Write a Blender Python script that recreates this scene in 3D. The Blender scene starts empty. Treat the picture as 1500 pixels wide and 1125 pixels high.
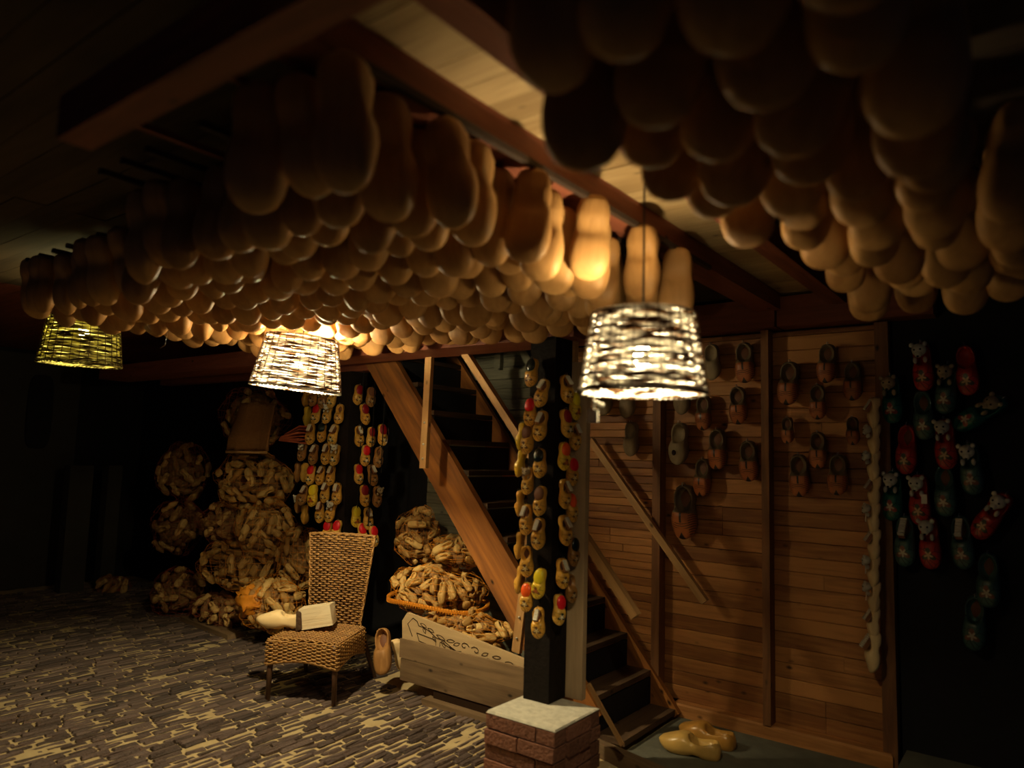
import bpy, math, random
import numpy as np
from mathutils import Vector, Matrix, Euler, noise

random.seed(7)
PI = math.pi
C = bpy.context.scene.collection

# ------------------------------------------------------------------ camera
FPX, EYE = 1060.0, 1.6
yaw, pitch, roll = math.radians(37.0), math.atan(106 / 1060), math.atan(.028)
f0 = Vector((-math.sin(yaw), math.cos(yaw), 0)); r0 = Vector((math.cos(yaw), math.sin(yaw), 0)); zz = Vector((0, 0, 1))
FW = f0 * math.cos(pitch) + zz * math.sin(pitch)
U0 = r0.cross(FW)
RT = r0 * math.cos(roll) + U0 * math.sin(roll)
UP = U0 * math.cos(roll) - r0 * math.sin(roll)
EYEP = Vector((0, 0, EYE))
cd = bpy.data.cameras.new('camera'); cam = bpy.data.objects.new('camera', cd); C.objects.link(cam)
m = Matrix.Identity(4)
for i in range(3):
    m[i][0], m[i][1], m[i][2], m[i][3] = RT[i], UP[i], -FW[i], EYEP[i]
cam.matrix_world = m
cd.sensor_width = 36; cd.lens = FPX / 1500 * 36; cd.clip_start = .02
cd.dof.use_dof = True; cd.dof.focus_distance = 5.2; cd.dof.aperture_fstop = 1.15
bpy.context.scene.camera = cam

# ------------------------------------------------------------------ world and exposure
w = bpy.data.worlds.new('night'); bpy.context.scene.world = w; w.use_nodes = True
bg = w.node_tree.nodes['Background']; bg.inputs[0].default_value = (.42, .5, 1.0, 1); bg.inputs[1].default_value = .016
vs = bpy.context.scene.view_settings
vs.view_transform = 'Standard'; vs.look = 'None'; vs.gamma = 1; vs.use_curve_mapping = False; vs.exposure = 0.0
BULB_R, BULB_M, BULB_L = 1000, 4700, 330      # bulb radiance of the three lamps

def ray(x, y): return FW + RT * ((x - 750) / FPX) + UP * ((562.5 - y) / FPX)
def atz(x, y, z): d = ray(x, y); return EYEP + d * ((z - EYE) / d.z)
def aty(x, y, Y): d = ray(x, y); return EYEP + d * (Y / d.y)
def atx(x, y, X): d = ray(x, y); return EYEP + d * (X / d.x)
def atd(x, y, D): return EYEP + ray(x, y) * D

# ------------------------------------------------------------------ materials
def newmat(name):
    m = bpy.data.materials.new(name); m.use_nodes = True
    nt = m.node_tree; b = nt.nodes['Principled BSDF']
    return m, nt, b
def N(nt, t, **kw):
    n = nt.nodes.new(t)
    for k, v in kw.items(): setattr(n, k, v)
    return n
def math_n(nt, op, a, b=None, clamp=False):
    n = N(nt, 'ShaderNodeMath', operation=op, use_clamp=clamp)
    for i, v in enumerate((a, b)):
        if v is None: continue
        if isinstance(v, (int, float)): n.inputs[i].default_value = v
        else: nt.links.new(v, n.inputs[i])
    return n.outputs[0]
def mixc(nt, fac, a, b):
    n = N(nt, 'ShaderNodeMix', data_type='RGBA')
    for idx, v in ((0, fac), (6, a), (7, b)):
        if isinstance(v, (int, float)): n.inputs[idx].default_value = v
        elif isinstance(v, tuple): n.inputs[idx].default_value = (*v, 1)
        else: nt.links.new(v, n.inputs[idx])
    return n.outputs[2]
def plain(name, col, rough=.6, spec=.4, var=0.0, bump=0.0, bscale=40, metal=0, emit=None):
    m, nt, b = newmat(name)
    b.inputs['Base Color'].default_value = (*col, 1); b.inputs['Roughness'].default_value = rough
    b.inputs['Specular IOR Level'].default_value = spec; b.inputs['Metallic'].default_value = metal
    tc = N(nt, 'ShaderNodeTexCoord')
    no = N(nt, 'ShaderNodeTexNoise'); no.inputs['Scale'].default_value = bscale; no.inputs['Detail'].default_value = 4
    nt.links.new(tc.outputs['Object'], no.inputs['Vector'])
    if var:
        oi = N(nt, 'ShaderNodeObjectInfo')
        f = math_n(nt, 'ADD', math_n(nt, 'MULTIPLY', no.outputs[0], .9), math_n(nt, 'MULTIPLY', oi.outputs['Random'], .6))
        f = math_n(nt, 'SUBTRACT', f, .25, True)
        c = mixc(nt, f, tuple(x * (1 + var) for x in col), tuple(x * (1 - var) for x in col))
        nt.links.new(c, b.inputs['Base Color'])
    if bump:
        bp = N(nt, 'ShaderNodeBump'); bp.inputs['Strength'].default_value = bump; bp.inputs['Distance'].default_value = .01
        nt.links.new(no.outputs[0], bp.inputs['Height']); nt.links.new(bp.outputs[0], b.inputs['Normal'])
    if emit:
        b.inputs['Emission Color'].default_value = (*col, 1); b.inputs['Emission Strength'].default_value = emit
    return m
def wood(name, light, dark, axis=0, grain=14, rough=.6, knots=True, bump=.25, vari=.5):
    """board timber, grain along the given local axis"""
    m, nt, b = newmat(name)
    tc = N(nt, 'ShaderNodeTexCoord'); oi = N(nt, 'ShaderNodeObjectInfo')
    off = N(nt, 'ShaderNodeVectorMath', operation='SCALE'); cmb = N(nt, 'ShaderNodeCombineXYZ')
    for i in range(3): nt.links.new(oi.outputs['Random'], cmb.inputs[i])
    nt.links.new(cmb.outputs[0], off.inputs[0]); off.inputs[3].default_value = 37
    add = N(nt, 'ShaderNodeVectorMath', operation='ADD')
    nt.links.new(tc.outputs['Object'], add.inputs[0]); nt.links.new(off.outputs[0], add.inputs[1])
    mp = N(nt, 'ShaderNodeMapping'); nt.links.new(add.outputs[0], mp.inputs[0])
    s = [grain] * 3; s[axis] = grain * .09; mp.inputs['Scale'].default_value = s
    no = N(nt, 'ShaderNodeTexNoise'); no.inputs['Scale'].default_value = 1.6; no.inputs['Detail'].default_value = 6; no.inputs['Distortion'].default_value = 1.2
    nt.links.new(mp.outputs[0], no.inputs['Vector'])
    n2 = N(nt, 'ShaderNodeTexNoise'); n2.inputs['Scale'].default_value = 7; n2.inputs['Detail'].default_value = 3
    nt.links.new(mp.outputs[0], n2.inputs['Vector'])
    f = math_n(nt, 'ADD', math_n(nt, 'MULTIPLY', no.outputs[0], 1.1), math_n(nt, 'MULTIPLY', n2.outputs[0], .5))
    f = math_n(nt, 'ADD', f, math_n(nt, 'MULTIPLY', oi.outputs['Random'], vari))
    f = math_n(nt, 'MULTIPLY', math_n(nt, 'SUBTRACT', f, .62 + vari * .3), 1.7, True)
    c = mixc(nt, f, light, dark)
    if knots:
        mk = N(nt, 'ShaderNodeMapping'); nt.links.new(add.outputs[0], mk.inputs[0])
        sk = [9] * 3; sk[axis] = 5; mk.inputs['Scale'].default_value = sk
        vo = N(nt, 'ShaderNodeTexVoronoi'); vo.inputs['Scale'].default_value = 1; nt.links.new(mk.outputs[0], vo.inputs['Vector'])
        k = math_n(nt, 'SUBTRACT', 1, math_n(nt, 'MULTIPLY', vo.outputs['Distance'], 8), True)
        c = mixc(nt, math_n(nt, 'MULTIPLY', k, 1.5, True), c, tuple(x * .25 for x in dark))
    nt.links.new(c, b.inputs['Base Color'])
    b.inputs['Roughness'].default_value = rough; b.inputs['Specular IOR Level'].default_value = .3
    bp = N(nt, 'ShaderNodeBump'); bp.inputs['Strength'].default_value = bump; bp.inputs['Distance'].default_value = .004
    nt.links.new(f, bp.inputs['Height']); nt.links.new(bp.outputs[0], b.inputs['Normal'])
    return m
def painted_clog(name, base, petal, leaf, rough=.28):
    """clog paint: lacquered base with a flower and line work on the toe (unit-length clog, object coords)"""
    m, nt, b = newmat(name)
    tc = N(nt, 'ShaderNodeTexCoord'); sp = N(nt, 'ShaderNodeSeparateXYZ'); nt.links.new(tc.outputs['Object'], sp.inputs[0])
    X, Y, Z = sp.outputs
    toe = math_n(nt, 'GREATER_THAN', X, .55)
    toe = math_n(nt, 'MULTIPLY', toe, math_n(nt, 'GREATER_THAN', Z, .17))
    no = N(nt, 'ShaderNodeTexNoise'); no.inputs['Scale'].default_value = 3; nt.links.new(tc.outputs['Object'], no.inputs['Vector'])
    c0 = mixc(nt, no.outputs[0], tuple(x * .8 for x in base), tuple(min(1, x * 1.15) for x in base))
    # flower: distance from centre, petals by angle
    dx = math_n(nt, 'SUBTRACT', X, .74)
    r = math_n(nt, 'SQRT', math_n(nt, 'ADD', math_n(nt, 'MULTIPLY', dx, dx), math_n(nt, 'MULTIPLY', Y, Y)))
    an = math_n(nt, 'ARCTAN2', Y, dx)
    pr = math_n(nt, 'ADD', .055, math_n(nt, 'MULTIPLY', math_n(nt, 'COSINE', math_n(nt, 'MULTIPLY', an, 5)), .03))
    fl = math_n(nt, 'MULTIPLY', math_n(nt, 'LESS_THAN', r, pr), toe)
    lr = math_n(nt, 'ADD', .09, math_n(nt, 'MULTIPLY', math_n(nt, 'COSINE', math_n(nt, 'ADD', math_n(nt, 'MULTIPLY', an, 3), 3.14)), .05))
    lf = math_n(nt, 'MULTIPLY', math_n(nt, 'LESS_THAN', r, lr), toe)
    # brush lines
    wv = N(nt, 'ShaderNodeTexVoronoi', feature='DISTANCE_TO_EDGE'); wv.inputs['Scale'].default_value = 7; nt.links.new(tc.outputs['Object'], wv.inputs['Vector'])
    ln = math_n(nt, 'MULTIPLY', math_n(nt, 'LESS_THAN', wv.outputs[0], .035), toe)
    c = mixc(nt, ln, c0, tuple(x * .12 for x in base)); c = mixc(nt, lf, c, leaf); c = mixc(nt, fl, c, petal)
    nt.links.new(c, b.inputs['Base Color']); b.inputs['Roughness'].default_value = rough
    return m
def carved_clog(name, base, toecol):
    m, nt, b = newmat(name)
    tc = N(nt, 'ShaderNodeTexCoord'); sp = N(nt, 'ShaderNodeSeparateXYZ'); nt.links.new(tc.outputs['Object'], sp.inputs[0])
    X, Y, Z = sp.outputs
    toe = math_n(nt, 'GREATER_THAN', X, .52)
    no = N(nt, 'ShaderNodeTexNoise'); no.inputs['Scale'].default_value = 5; nt.links.new(tc.outputs['Object'], no.inputs['Vector'])
    c0 = mixc(nt, no.outputs[0], base, tuple(x * .55 for x in base))
    c = mixc(nt, toe, c0, toecol)
    strip = math_n(nt, 'MULTIPLY', math_n(nt, 'LESS_THAN', math_n(nt, 'ABSOLUTE', Y), .018),
                   math_n(nt, 'MULTIPLY', toe, math_n(nt, 'LESS_THAN', X, .70)))
    curve = math_n(nt, 'ADD', X, math_n(nt, 'MULTIPLY', math_n(nt, 'MULTIPLY', Y, Y), 2.0))
    wv = math_n(nt, 'SINE', math_n(nt, 'MULTIPLY', curve, 150))
    ln = math_n(nt, 'MULTIPLY', math_n(nt, 'GREATER_THAN', wv, .55), toe)
    band = math_n(nt, 'MULTIPLY', math_n(nt, 'GREATER_THAN', X, .70), math_n(nt, 'LESS_THAN', X, .80))
    side = math_n(nt, 'GREATER_THAN', math_n(nt, 'ABSOLUTE', Y), .12)
    ln = math_n(nt, 'MULTIPLY', ln, math_n(nt, 'MAXIMUM', band, side))
    tip = math_n(nt, 'MULTIPLY', math_n(nt, 'GREATER_THAN', math_n(nt, 'SUBTRACT', X, math_n(nt, 'MULTIPLY', math_n(nt, 'ABSOLUTE', Y), 2.2)), .87), toe)
    dk = math_n(nt, 'MAXIMUM', math_n(nt, 'MAXIMUM', strip, ln), tip)
    c = mixc(nt, dk, c, (.02, .012, .008))
    nt.links.new(c, b.inputs['Base Color']); b.inputs['Roughness'].default_value = .4
    return m

M = {}
M['plank'] = wood('orange_pine_planks', (.52, .235, .075), (.24, .095, .03), 0, 12, .5, True, .25, .7)
M['plank_grey'] = wood('grey_green_planks', (.24, .235, .17), (.10, .10, .075), 0, 12, .8, True, .3, .5)  # greyer, greener boards for the wall beyond the stairs
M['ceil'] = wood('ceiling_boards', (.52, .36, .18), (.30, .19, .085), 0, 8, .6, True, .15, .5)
M['beam'] = wood('red_brown_beam', (.22, .065, .032), (.11, .03, .017), 0, 9, .6, True, .2, .3)
M['beam_y'] = wood('red_brown_beam_along', (.22, .065, .032), (.11, .03, .017), 1, 9, .6, True, .2, .3)
M['stud'] = wood('brown_stud', (.26, .115, .045), (.12, .05, .02), 2, 10, .6, True, .2, .3)
M['batten'] = wood('batten', (.05, .028, .016), (.025, .014, .01), 1, 10, .7, False, .1, .3)
M['stringer'] = wood('worn_stringer', (.38, .145, .033), (.09, .035, .015), 0, 6, .5, True, .3, .1)
M['tread'] = wood('worn_treads', (.10, .058, .032), (.035, .02, .013), 1, 9, .65, True, .3, .4)
M['rail'] = wood('pale_rail', (.55, .32, .13), (.34, .18, .07), 0, 9, .55, True, .1, .2)
M['grey_board'] = wood('grey_brown_board', (.46, .33, .20), (.27, .185, .105), 2, 7, .7, False, .2, .1)
M['box_wood'] = wood('box_boards', (.25, .165, .09), (.11, .068, .037), 0, 8, .7, True, .25, .4)
M['carved'] = wood('carved_panel', (.55, .40, .22), (.42, .29, .15), 0, 8, .6, False, .1, .1)
M['black_post'] = plain('black_tarred_post', (.012, .0085, .007), .75, .12, .4, .5, 30)
M['black'] = plain('black_boarding', (.012, .012, .014), .7, .2, .3, .2, 20)
M['dark'] = plain('dark_groove_and_gap', (.03, .016, .009), .8, .1)
M['clog'] = wood('raw_clog_wood', (.46, .245, .085), (.29, .14, .042), 0, 3, .55, False, .08, .5)
M['clog_pale'] = wood('pale_clog_wood', (.86, .66, .36), (.74, .53, .26), 0, 3, .5, False, .06, .3)
M['clog_grey'] = wood('grey_old_clog', (.32, .24, .14), (.20, .14, .08), 0, 3, .6, False, .1, .4)
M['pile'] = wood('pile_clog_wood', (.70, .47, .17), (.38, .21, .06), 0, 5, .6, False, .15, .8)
M['pile_shaded'] = wood('pile_clog_wood_shaded', (.34, .19, .07), (.18, .085, .03), 0, 14, .6, False, .15, .2)  # same clog wood, darkened to paint in shade inside the heap
M['carved_clog'] = carved_clog('carved_clog', (.20, .14, .075), (.40, .12, .035))
M['yellow'] = painted_clog('yellow_painted', (.62, .33, .05), (.75, .60, .30), (.10, .035, .012))
M['yellow_w'] = painted_clog('yellow_white_flower', (.66, .38, .07), (.80, .75, .60), (.02, .03, .015))
M['yellow_b'] = painted_clog('bright_yellow', (.74, .50, .04), (.45, .10, .02), (.16, .05, .01))
M['brown_c'] = painted_clog('brown_painted', (.30, .14, .035), (.50, .38, .22), (.05, .02, .01))
M['green'] = painted_clog('green_slipper', (.015, .13, .10), (.55, .45, .35), (.28, .05, .04))
M['teal'] = painted_clog('grey_green_slipper', (.05, .12, .11), (.50, .45, .35), (.20, .08, .05))
M['red'] = painted_clog('red_slipper', (.42, .03, .018), (.55, .35, .20), (.05, .06, .03))
M['glaze'] = plain('lacquered_floor_clog', (.58, .36, .10), .3, .5, .3, 0, 4)
M['glaze2'] = plain('orange_floor_clog', (.50, .25, .05), .3, .5, .3, 0, 4)
M['pad_red'] = plain('red_pad', (.62, .012, .02), .35, .4)
M['pad_orange'] = plain('orange_pad', (.75, .09, .01), .35, .4)
M['pad_yellow'] = plain('yellow_pad', (.78, .62, .02), .35, .4)
M['pad_dark'] = plain('dark_green_pad', (.008, .016, .014), .25, .6)
M['pad_brown'] = plain('brown_lining', (.14, .055, .025), .6, .3)
M['pad_deep'] = plain('deep_red_pad', (.24, .008, .014), .4, .4)
M['brushwood'] = plain('brush_wood', (.24, .10, .04), .45, .4, .2)
M['bristle'] = plain('white_bristle', (.75, .72, .62), .8, .1)
M['plush'] = plain('white_plush', (.72, .70, .62), .95, .1, .05, .8, 90)
M['plush_tan'] = plain('tan_plush', (.52, .42, .28), .95, .1, .05, .8, 90)
M['eye'] = plain('black_bead', (.01, .01, .01), .2, .6)
M['tag'] = plain('white_tag', (.78, .74, .64), .6, .3)
M['wicker'] = wood('wicker_cane', (.50, .28, .09), (.22, .105, .035), 0, 30, .5, False, .1, .3)
M['stake'] = plain('dark_cane', (.07, .035, .015), .6, .3)
M['legwood'] = plain('dark_leg', (.09, .045, .025), .5, .3, .2)
M['brick'] = plain('purple_brick', (.095, .066, .058), .6, .35, .65, 1, 70)
M['ped_brick'] = plain('red_brick', (.20, .09, .06), .8, .2, .5, 1, 60)
M['mortar'] = plain('mortar_cap', (.46, .44, .37), .9, .15, .45, 1, 30)
M['concrete'] = plain('dark_concrete', (.12, .12, .095), .85, .2, .3, .5, 12)
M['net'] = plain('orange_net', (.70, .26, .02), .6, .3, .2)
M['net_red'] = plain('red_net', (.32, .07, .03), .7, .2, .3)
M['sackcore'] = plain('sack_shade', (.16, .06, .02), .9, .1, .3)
M['burlap'] = plain('brown_sacking', (.26, .13, .05), .95, .1, .2, .8, 70)
M['paper'] = plain('red_sacking', (.40, .10, .045), .8, .2, .2, .3, 20)
M['bark'] = plain('bark', (.085, .05, .03), .9, .1, .4, 1, 40)
M['splitwood'] = wood('split_poplar', (.82, .70, .48), (.62, .47, .27), 0, 16, .6, False, .4, .1)
M['metal'] = plain('steel', (.5, .48, .45), .35, .5, metal=1)
M['grey_wall'] = plain('grey_plaster', (.05, .046, .04), .9, .1, .2, .3, 6)
M['cord'] = plain('black_cord', (.01, .01, .01), .5, .3)

def sand_mat():
    m, nt, b = newmat('joint_sand')
    tc = N(nt, 'ShaderNodeTexCoord'); n = N(nt, 'ShaderNodeTexNoise'); n.inputs['Scale'].default_value = 9; n.inputs['Detail'].default_value = 8
    nt.links.new(tc.outputs['Object'], n.inputs['Vector'])
    g = N(nt, 'ShaderNodeTexNoise'); g.inputs['Scale'].default_value = 260; nt.links.new(tc.outputs['Object'], g.inputs['Vector'])
    c = mixc(nt, n.outputs[0], (.34, .25, .13), (.60, .49, .28))
    nt.links.new(c, b.inputs['Base Color']); b.inputs['Roughness'].default_value = .95; b.inputs['Specular IOR Level'].default_value = .1
    bp = N(nt, 'ShaderNodeBump'); bp.inputs['Strength'].default_value = .6; bp.inputs['Distance'].default_value = .004
    nt.links.new(g.outputs[0], bp.inputs['Height']); nt.links.new(bp.outputs[0], b.inputs['Normal'])
    return m
M['sand'] = sand_mat()
def shade_mat(name, pale, brown, trans):
    m = bpy.data.materials.new(name); m.use_nodes = True; nt = m.node_tree; nt.nodes.clear()
    out = N(nt, 'ShaderNodeOutputMaterial'); d = N(nt, 'ShaderNodeBsdfDiffuse'); t = N(nt, 'ShaderNodeBsdfTranslucent'); mx = N(nt, 'ShaderNodeMixShader')
    tc = N(nt, 'ShaderNodeTexCoord'); mp = N(nt, 'ShaderNodeMapping'); mp.inputs['Scale'].default_value = (11, 11, 85)
    nt.links.new(tc.outputs['Object'], mp.inputs[0])
    n = N(nt, 'ShaderNodeTexNoise'); n.inputs['Scale'].default_value = 1; n.inputs['Detail'].default_value = 2; nt.links.new(mp.outputs[0], n.inputs['Vector'])
    rp = N(nt, 'ShaderNodeValToRGB'); rp.color_ramp.elements[0].position = .44; rp.color_ramp.elements[1].position = .58
    rp.color_ramp.elements[0].color = (*brown, 1); rp.color_ramp.elements[1].color = (*pale, 1)
    nt.links.new(n.outputs[0], rp.inputs[0]); nt.links.new(rp.outputs[0], d.inputs[0]); nt.links.new(rp.outputs[0], t.inputs[0])
    mx.inputs[0].default_value = trans
    nt.links.new(d.outputs[0], mx.inputs[1]); nt.links.new(t.outputs[0], mx.inputs[2]); nt.links.new(mx.outputs[0], out.inputs[0])
    return m
M['shade'] = shade_mat('lamp_wicker', (.90, .88, .82), (.045, .022, .01), .20)
M['shade_y'] = shade_mat('lamp_wicker_yellow', (.66, .62, .24), (.05, .035, .012), .30)

# ------------------------------------------------------------------ mesh helpers
def mesh_from(name, V, F, mat, smooth=False):
    me = bpy.data.meshes.new(name); me.from_pydata([tuple(v) for v in V], [], F); me.materials.append(mat)
    if smooth: me.polygons.foreach_set('use_smooth', [True] * len(me.polygons))
    me.update(); return me
class MB:
    def __init__(s): s.V = []; s.F = []
    def box(s, lo, hi, M4=None, jit=0):
        b = len(s.V)
        for z in (lo[2], hi[2]):
            for x, y in ((lo[0], lo[1]), (hi[0], lo[1]), (hi[0], hi[1]), (lo[0], hi[1])):
                v = Vector((x, y, z)) + Vector([random.uniform(-jit, jit) for _ in range(3)])
                s.V.append(M4 @ v if M4 else v)
        for f in ((3, 2, 1, 0), (4, 5, 6, 7), (0, 1, 5, 4), (1, 2, 6, 5), (2, 3, 7, 6), (3, 0, 4, 7)): s.F.append([b + i for i in f])
        return s
    def chamfer(s, lo, hi, c, M4=None, jit=0):
        """box whose top edge is chamfered all round"""
        b = len(s.V); zc = hi[2] - c
        for z, k in ((lo[2], 0), (zc, 0), (hi[2], c)):
            for x, y in ((lo[0] + k, lo[1] + k), (hi[0] - k, lo[1] + k), (hi[0] - k, hi[1] - k), (lo[0] + k, hi[1] - k)):
                v = Vector((x + random.uniform(-jit, jit), y + random.uniform(-jit, jit), z + random.uniform(-jit, jit) * .5))
                s.V.append(M4 @ v if M4 else v)
        s.F.append([b + 3, b + 2, b + 1, b])
        for L in (0, 4):
            for i in range(4): s.F.append([b + L + i, b + L + (i + 1) % 4, b + L + 4 + (i + 1) % 4, b + L + 4 + i])
        s.F.append([b + 8, b + 9, b + 10, b + 11]); return s
    def tube(s, pts, r, n=6, rx=None, cap=True, closed=False):
        """tube through pts; r float or list; rx = ratio of the other half axis"""
        b = len(s.V); pts = [Vector(p) for p in pts]; K = len(pts); up = Vector((0, 0, 1))
        for i, p in enumerate(pts):
            t = (pts[(i + 1) % K] - pts[i - 1]) if closed else (pts[min(i + 1, K - 1)] - pts[max(i - 1, 0)])
            t.normalize(); a = t.cross(up)
            if a.length < .05: a = t.cross(Vector((1, 0, 0)))
            a.normalize(); c = a.cross(t).normalized(); rr = r[i] if hasattr(r, '__len__') else r
            for j in range(n):
                an = 2 * PI * (j + .5) / n
                s.V.append(p + a * math.cos(an) * rr * (rx or 1) + c * math.sin(an) * rr)
        R = K if closed else K - 1
        for i in range(R):
            i2 = (i + 1) % K
            for j in range(n): s.F.append([b + i * n + j, b + i * n + (j + 1) % n, b + i2 * n + (j + 1) % n, b + i2 * n + j])
        if cap and not closed:
            s.F.append([b + j for j in reversed(range(n))]); s.F.append([b + (K - 1) * n + j for j in range(n)])
        return s
    def sphere(s, c, r, nu=10, nv=6, M4=None):
        b = len(s.V); c = Vector(c); r = Vector((r, r, r)) if not hasattr(r, '__len__') else Vector(r)
        def add(v):
            s.V.append(M4 @ v if M4 else v)
        add(c + Vector((0, 0, r.z)))
        for i in range(1, nv):
            th = PI * i / nv
            for j in range(nu):
                ph = 2 * PI * j / nu
                add(c + Vector((r.x * math.sin(th) * math.cos(ph), r.y * math.sin(th) * math.sin(ph), r.z * math.cos(th))))
        add(c - Vector((0, 0, r.z))); e = len(s.V) - 1
        for j in range(nu): s.F.append([b, b + 1 + j, b + 1 + (j + 1) % nu])
        for i in range(nv - 2):
            for j in range(nu):
                a = b + 1 + i * nu; s.F.append([a + j, a + nu + j, a + nu + (j + 1) % nu, a + (j + 1) % nu])
        a = b + 1 + (nv - 2) * nu
        for j in range(nu): s.F.append([a + j, e, a + (j + 1) % nu])
        return s
    def build(s, name, mat, parent=None, smooth=False):
        return obj(name, mesh_from(name, s.V, s.F, mat, smooth), parent)
def obj(name, me, parent=None):
    o = bpy.data.objects.new(name, me); C.objects.link(o)
    if parent: o.parent = parent
    return o
def tag(o, label=None, cat=None, group=None, kind=None):
    if label: o['label'] = label
    if cat: o['category'] = cat
    if group: o['group'] = group
    if kind: o['kind'] = kind
    return o
def thing(name, label, cat, loc=(0, 0, 0), rz=0, group=None):
    o = bpy.data.objects.new(name, None); C.objects.link(o); o.location = loc; o.rotation_euler = (0, 0, rz); o.empty_display_size = .1
    return tag(o, label, cat, group)
def part(name, mb, mat, parent, smooth=False): return mb.build(name, mat, parent, smooth)
def struct(name, mb, mat, smooth=False): return tag(mb.build(name, mat, None, smooth), kind='structure')
def beam_between(a, b, wdt, dep, side=Vector((0, 1, 0))):
    """squared timber from a to b, built around its own axis: returns mesh builder in local coords and matrix"""
    a = Vector(a); b = Vector(b); t = (b - a); L = t.length; t.normalize()
    s = (side - t * side.dot(t)).normalized(); u = t.cross(s)
    m4 = Matrix.Identity(4)
    for i in range(3): m4[i][0], m4[i][1], m4[i][2], m4[i][3] = t[i], s[i], u[i], a[i]
    mb = MB().box((0, -dep / 2, -wdt / 2), (L, dep / 2, wdt / 2)); return mb, m4
def timber(name, a, b, wdt, dep, mat, label=None, cat=None, group=None, kind=None, side=Vector((0, 1, 0)), parent=None):
    mb, m4 = beam_between(a, b, wdt, dep, side)
    o = mb.build(name, mat, parent); o.matrix_world = m4
    return tag(o, label, cat, group, kind)
ORD = ['first', 'second', 'third', 'fourth', 'fifth', 'sixth', 'seventh', 'eighth', 'ninth', 'tenth', 'eleventh', 'twelfth', 'thirteenth', 'fourteenth', 'fifteenth', 'sixteenth', 'seventeenth', 'eighteenth', 'nineteenth', 'twentieth', 'twenty-first', 'twenty-second', 'twenty-third', 'twenty-fourth', 'twenty-fifth']

# ------------------------------------------------------------------ clog mesh, unit length, heel at x=0, toe at x=1, sole at z=0
def clog_mesh(name, mat, blunt=0.0, nst=26, slim=1.0, opening=True, opw=.15):
    ts = [0, .02, .05, .065, .08, .11, .15, .2, .26, .32, .38, .42, .46, .485, .5, .53, .58, .64, .7, .76, .82, .87, .91, .95, .98, 1.0]
    if nst < 20: ts = [0, .03, .07, .1, .18, .28, .38, .45, .485, .52, .62, .74, .85, .94, 1.0]
    xw = [0, .02, .05, .12, .22, .35, .5, .65, .78, .88, .95, .98, 1]
    wd = [.05, .09, .115, .14, .152, .148, .17, .195, .185, .145, .09, .055, .015]
    wb = [.06, .10, .125, .15, .16, .16, .18, .195, .192, .175, .135, .095, .035]
    xb = [0, .03, .08, .25, .3, .42, .52, .6, .75, .85, .93, 1]
    bt = [.05, .005, 0, 0, .03, .045, .01, 0, .01, .04, .09, .16]
    xt = [0, .03, .08, .2, .35, .45, .52, .62, .75, .88, .95, 1]
    tp = [.18, .26, .28, .25, .225, .255, .335, .34, .295, .25, .225, .18]
    V = []; F = []; rings = []
    for t in ts:
        W = (np.interp(t, xw, wd) * (1 - blunt) + np.interp(t, xw, wb) * blunt) * slim
        B = np.interp(t, xb, bt); T = np.interp(t, xt, tp); h = T - B
        e = 1 - ((t - .275) / .215) ** 2
        op = opening and e > 0
        Ow = opw * slim * math.sqrt(e) if op else 0
        ring = [(0, B), (.62 * W, B + .01 * h), (.92 * W, B + .14 * h), (W, B + .42 * h), (.95 * W, B + .7 * h)]
        if op:
            Ow = min(Ow, W - .014); fl = B + .06 + max(0, .05 * (1 - e))
            ring += [(max(Ow + .012, .78 * W), T - .012), (Ow, T), (Ow * .93, T * .6 + fl * .4), (0, fl)]
            ring_in = True
        else:
            ring += [(.74 * W, B + .9 * h), (.46 * W, B + .985 * h), (.22 * W, T), (0, T)]
        full = ring + [(-y, z) for (y, z) in reversed(ring[1:-1])]
        rings.append(len(V)); n = len(full)
        for (y, z) in full: V.append((t, y, z))
    for i in range(len(rings) - 1):
        a, b = rings[i], rings[i + 1]
        for j in range(n): F.append([a + j, a + (j + 1) % n, b + (j + 1) % n, b + j][::-1])
    F.append([rings[0] + j for j in range(n)][::1]); F.append([rings[-1] + j for j in reversed(range(n))])
    me = mesh_from(name, V, F, mat, True)
    return me
ME = {k: clog_mesh(k, M[k], .35) for k in ('yellow', 'yellow_w', 'yellow_b', 'brown_c')}
for k in ('green', 'teal', 'red'): ME[k] = clog_mesh(k, M[k], .8)
ME['carved'] = clog_mesh('carved_clog', M['carved_clog'], .55)
ME['plainwall'] = clog_mesh('plain_wall_clog', M['clog_grey'], .25)
ME['hang'] = clog_mesh('hanging_clog', M['clog'], .75)
ME['pile'] = clog_mesh('pile_clog', M['pile'], 1.0, 14, .98, True, .085)
ME['pale'] = clog_mesh('pale_clog', M['clog_pale'], .6)
ME['glaze'] = clog_mesh('glaze_clog', M['glaze'], .3); ME['glaze2'] = clog_mesh('glaze2_clog', M['glaze2'], .3)
def dome():   # pad filling the opening, with a folded centre line
    mb = MB(); mb.sphere((.275, 0, .262), (.25, .158, .08), 14, 8)
    return mb
def pad_mesh(n, m): mb = dome(); return mesh_from(n, mb.V, mb.F, m, True)
PAD = {k: pad_mesh('pad_' + k, M['pad_' + k]) for k in ('red', 'orange', 'yellow', 'dark', 'brown', 'deep')}
mb = MB()
for sx in (-1, 1): mb.tube([(.12, 0, .322), (.27, sx * .0, .334), (.40, sx * .045, .318)], .006, 4)
mb.tube([(.275, 0, .334), (.18, .05, .322)], .005, 4); mb.tube([(.275, 0, .334), (.18, -.05, .322)], .005, 4)
SEAM = mesh_from('pad_seam', mb.V, mb.F, M['dark'])
def lining():
    mb = MB(); mb.sphere((.275, 0, .10), (.20, .13, .04), 12, 6); return mesh_from('lining', mb.V, mb.F, M['pad_brown'], True)
LIN = lining()
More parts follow.
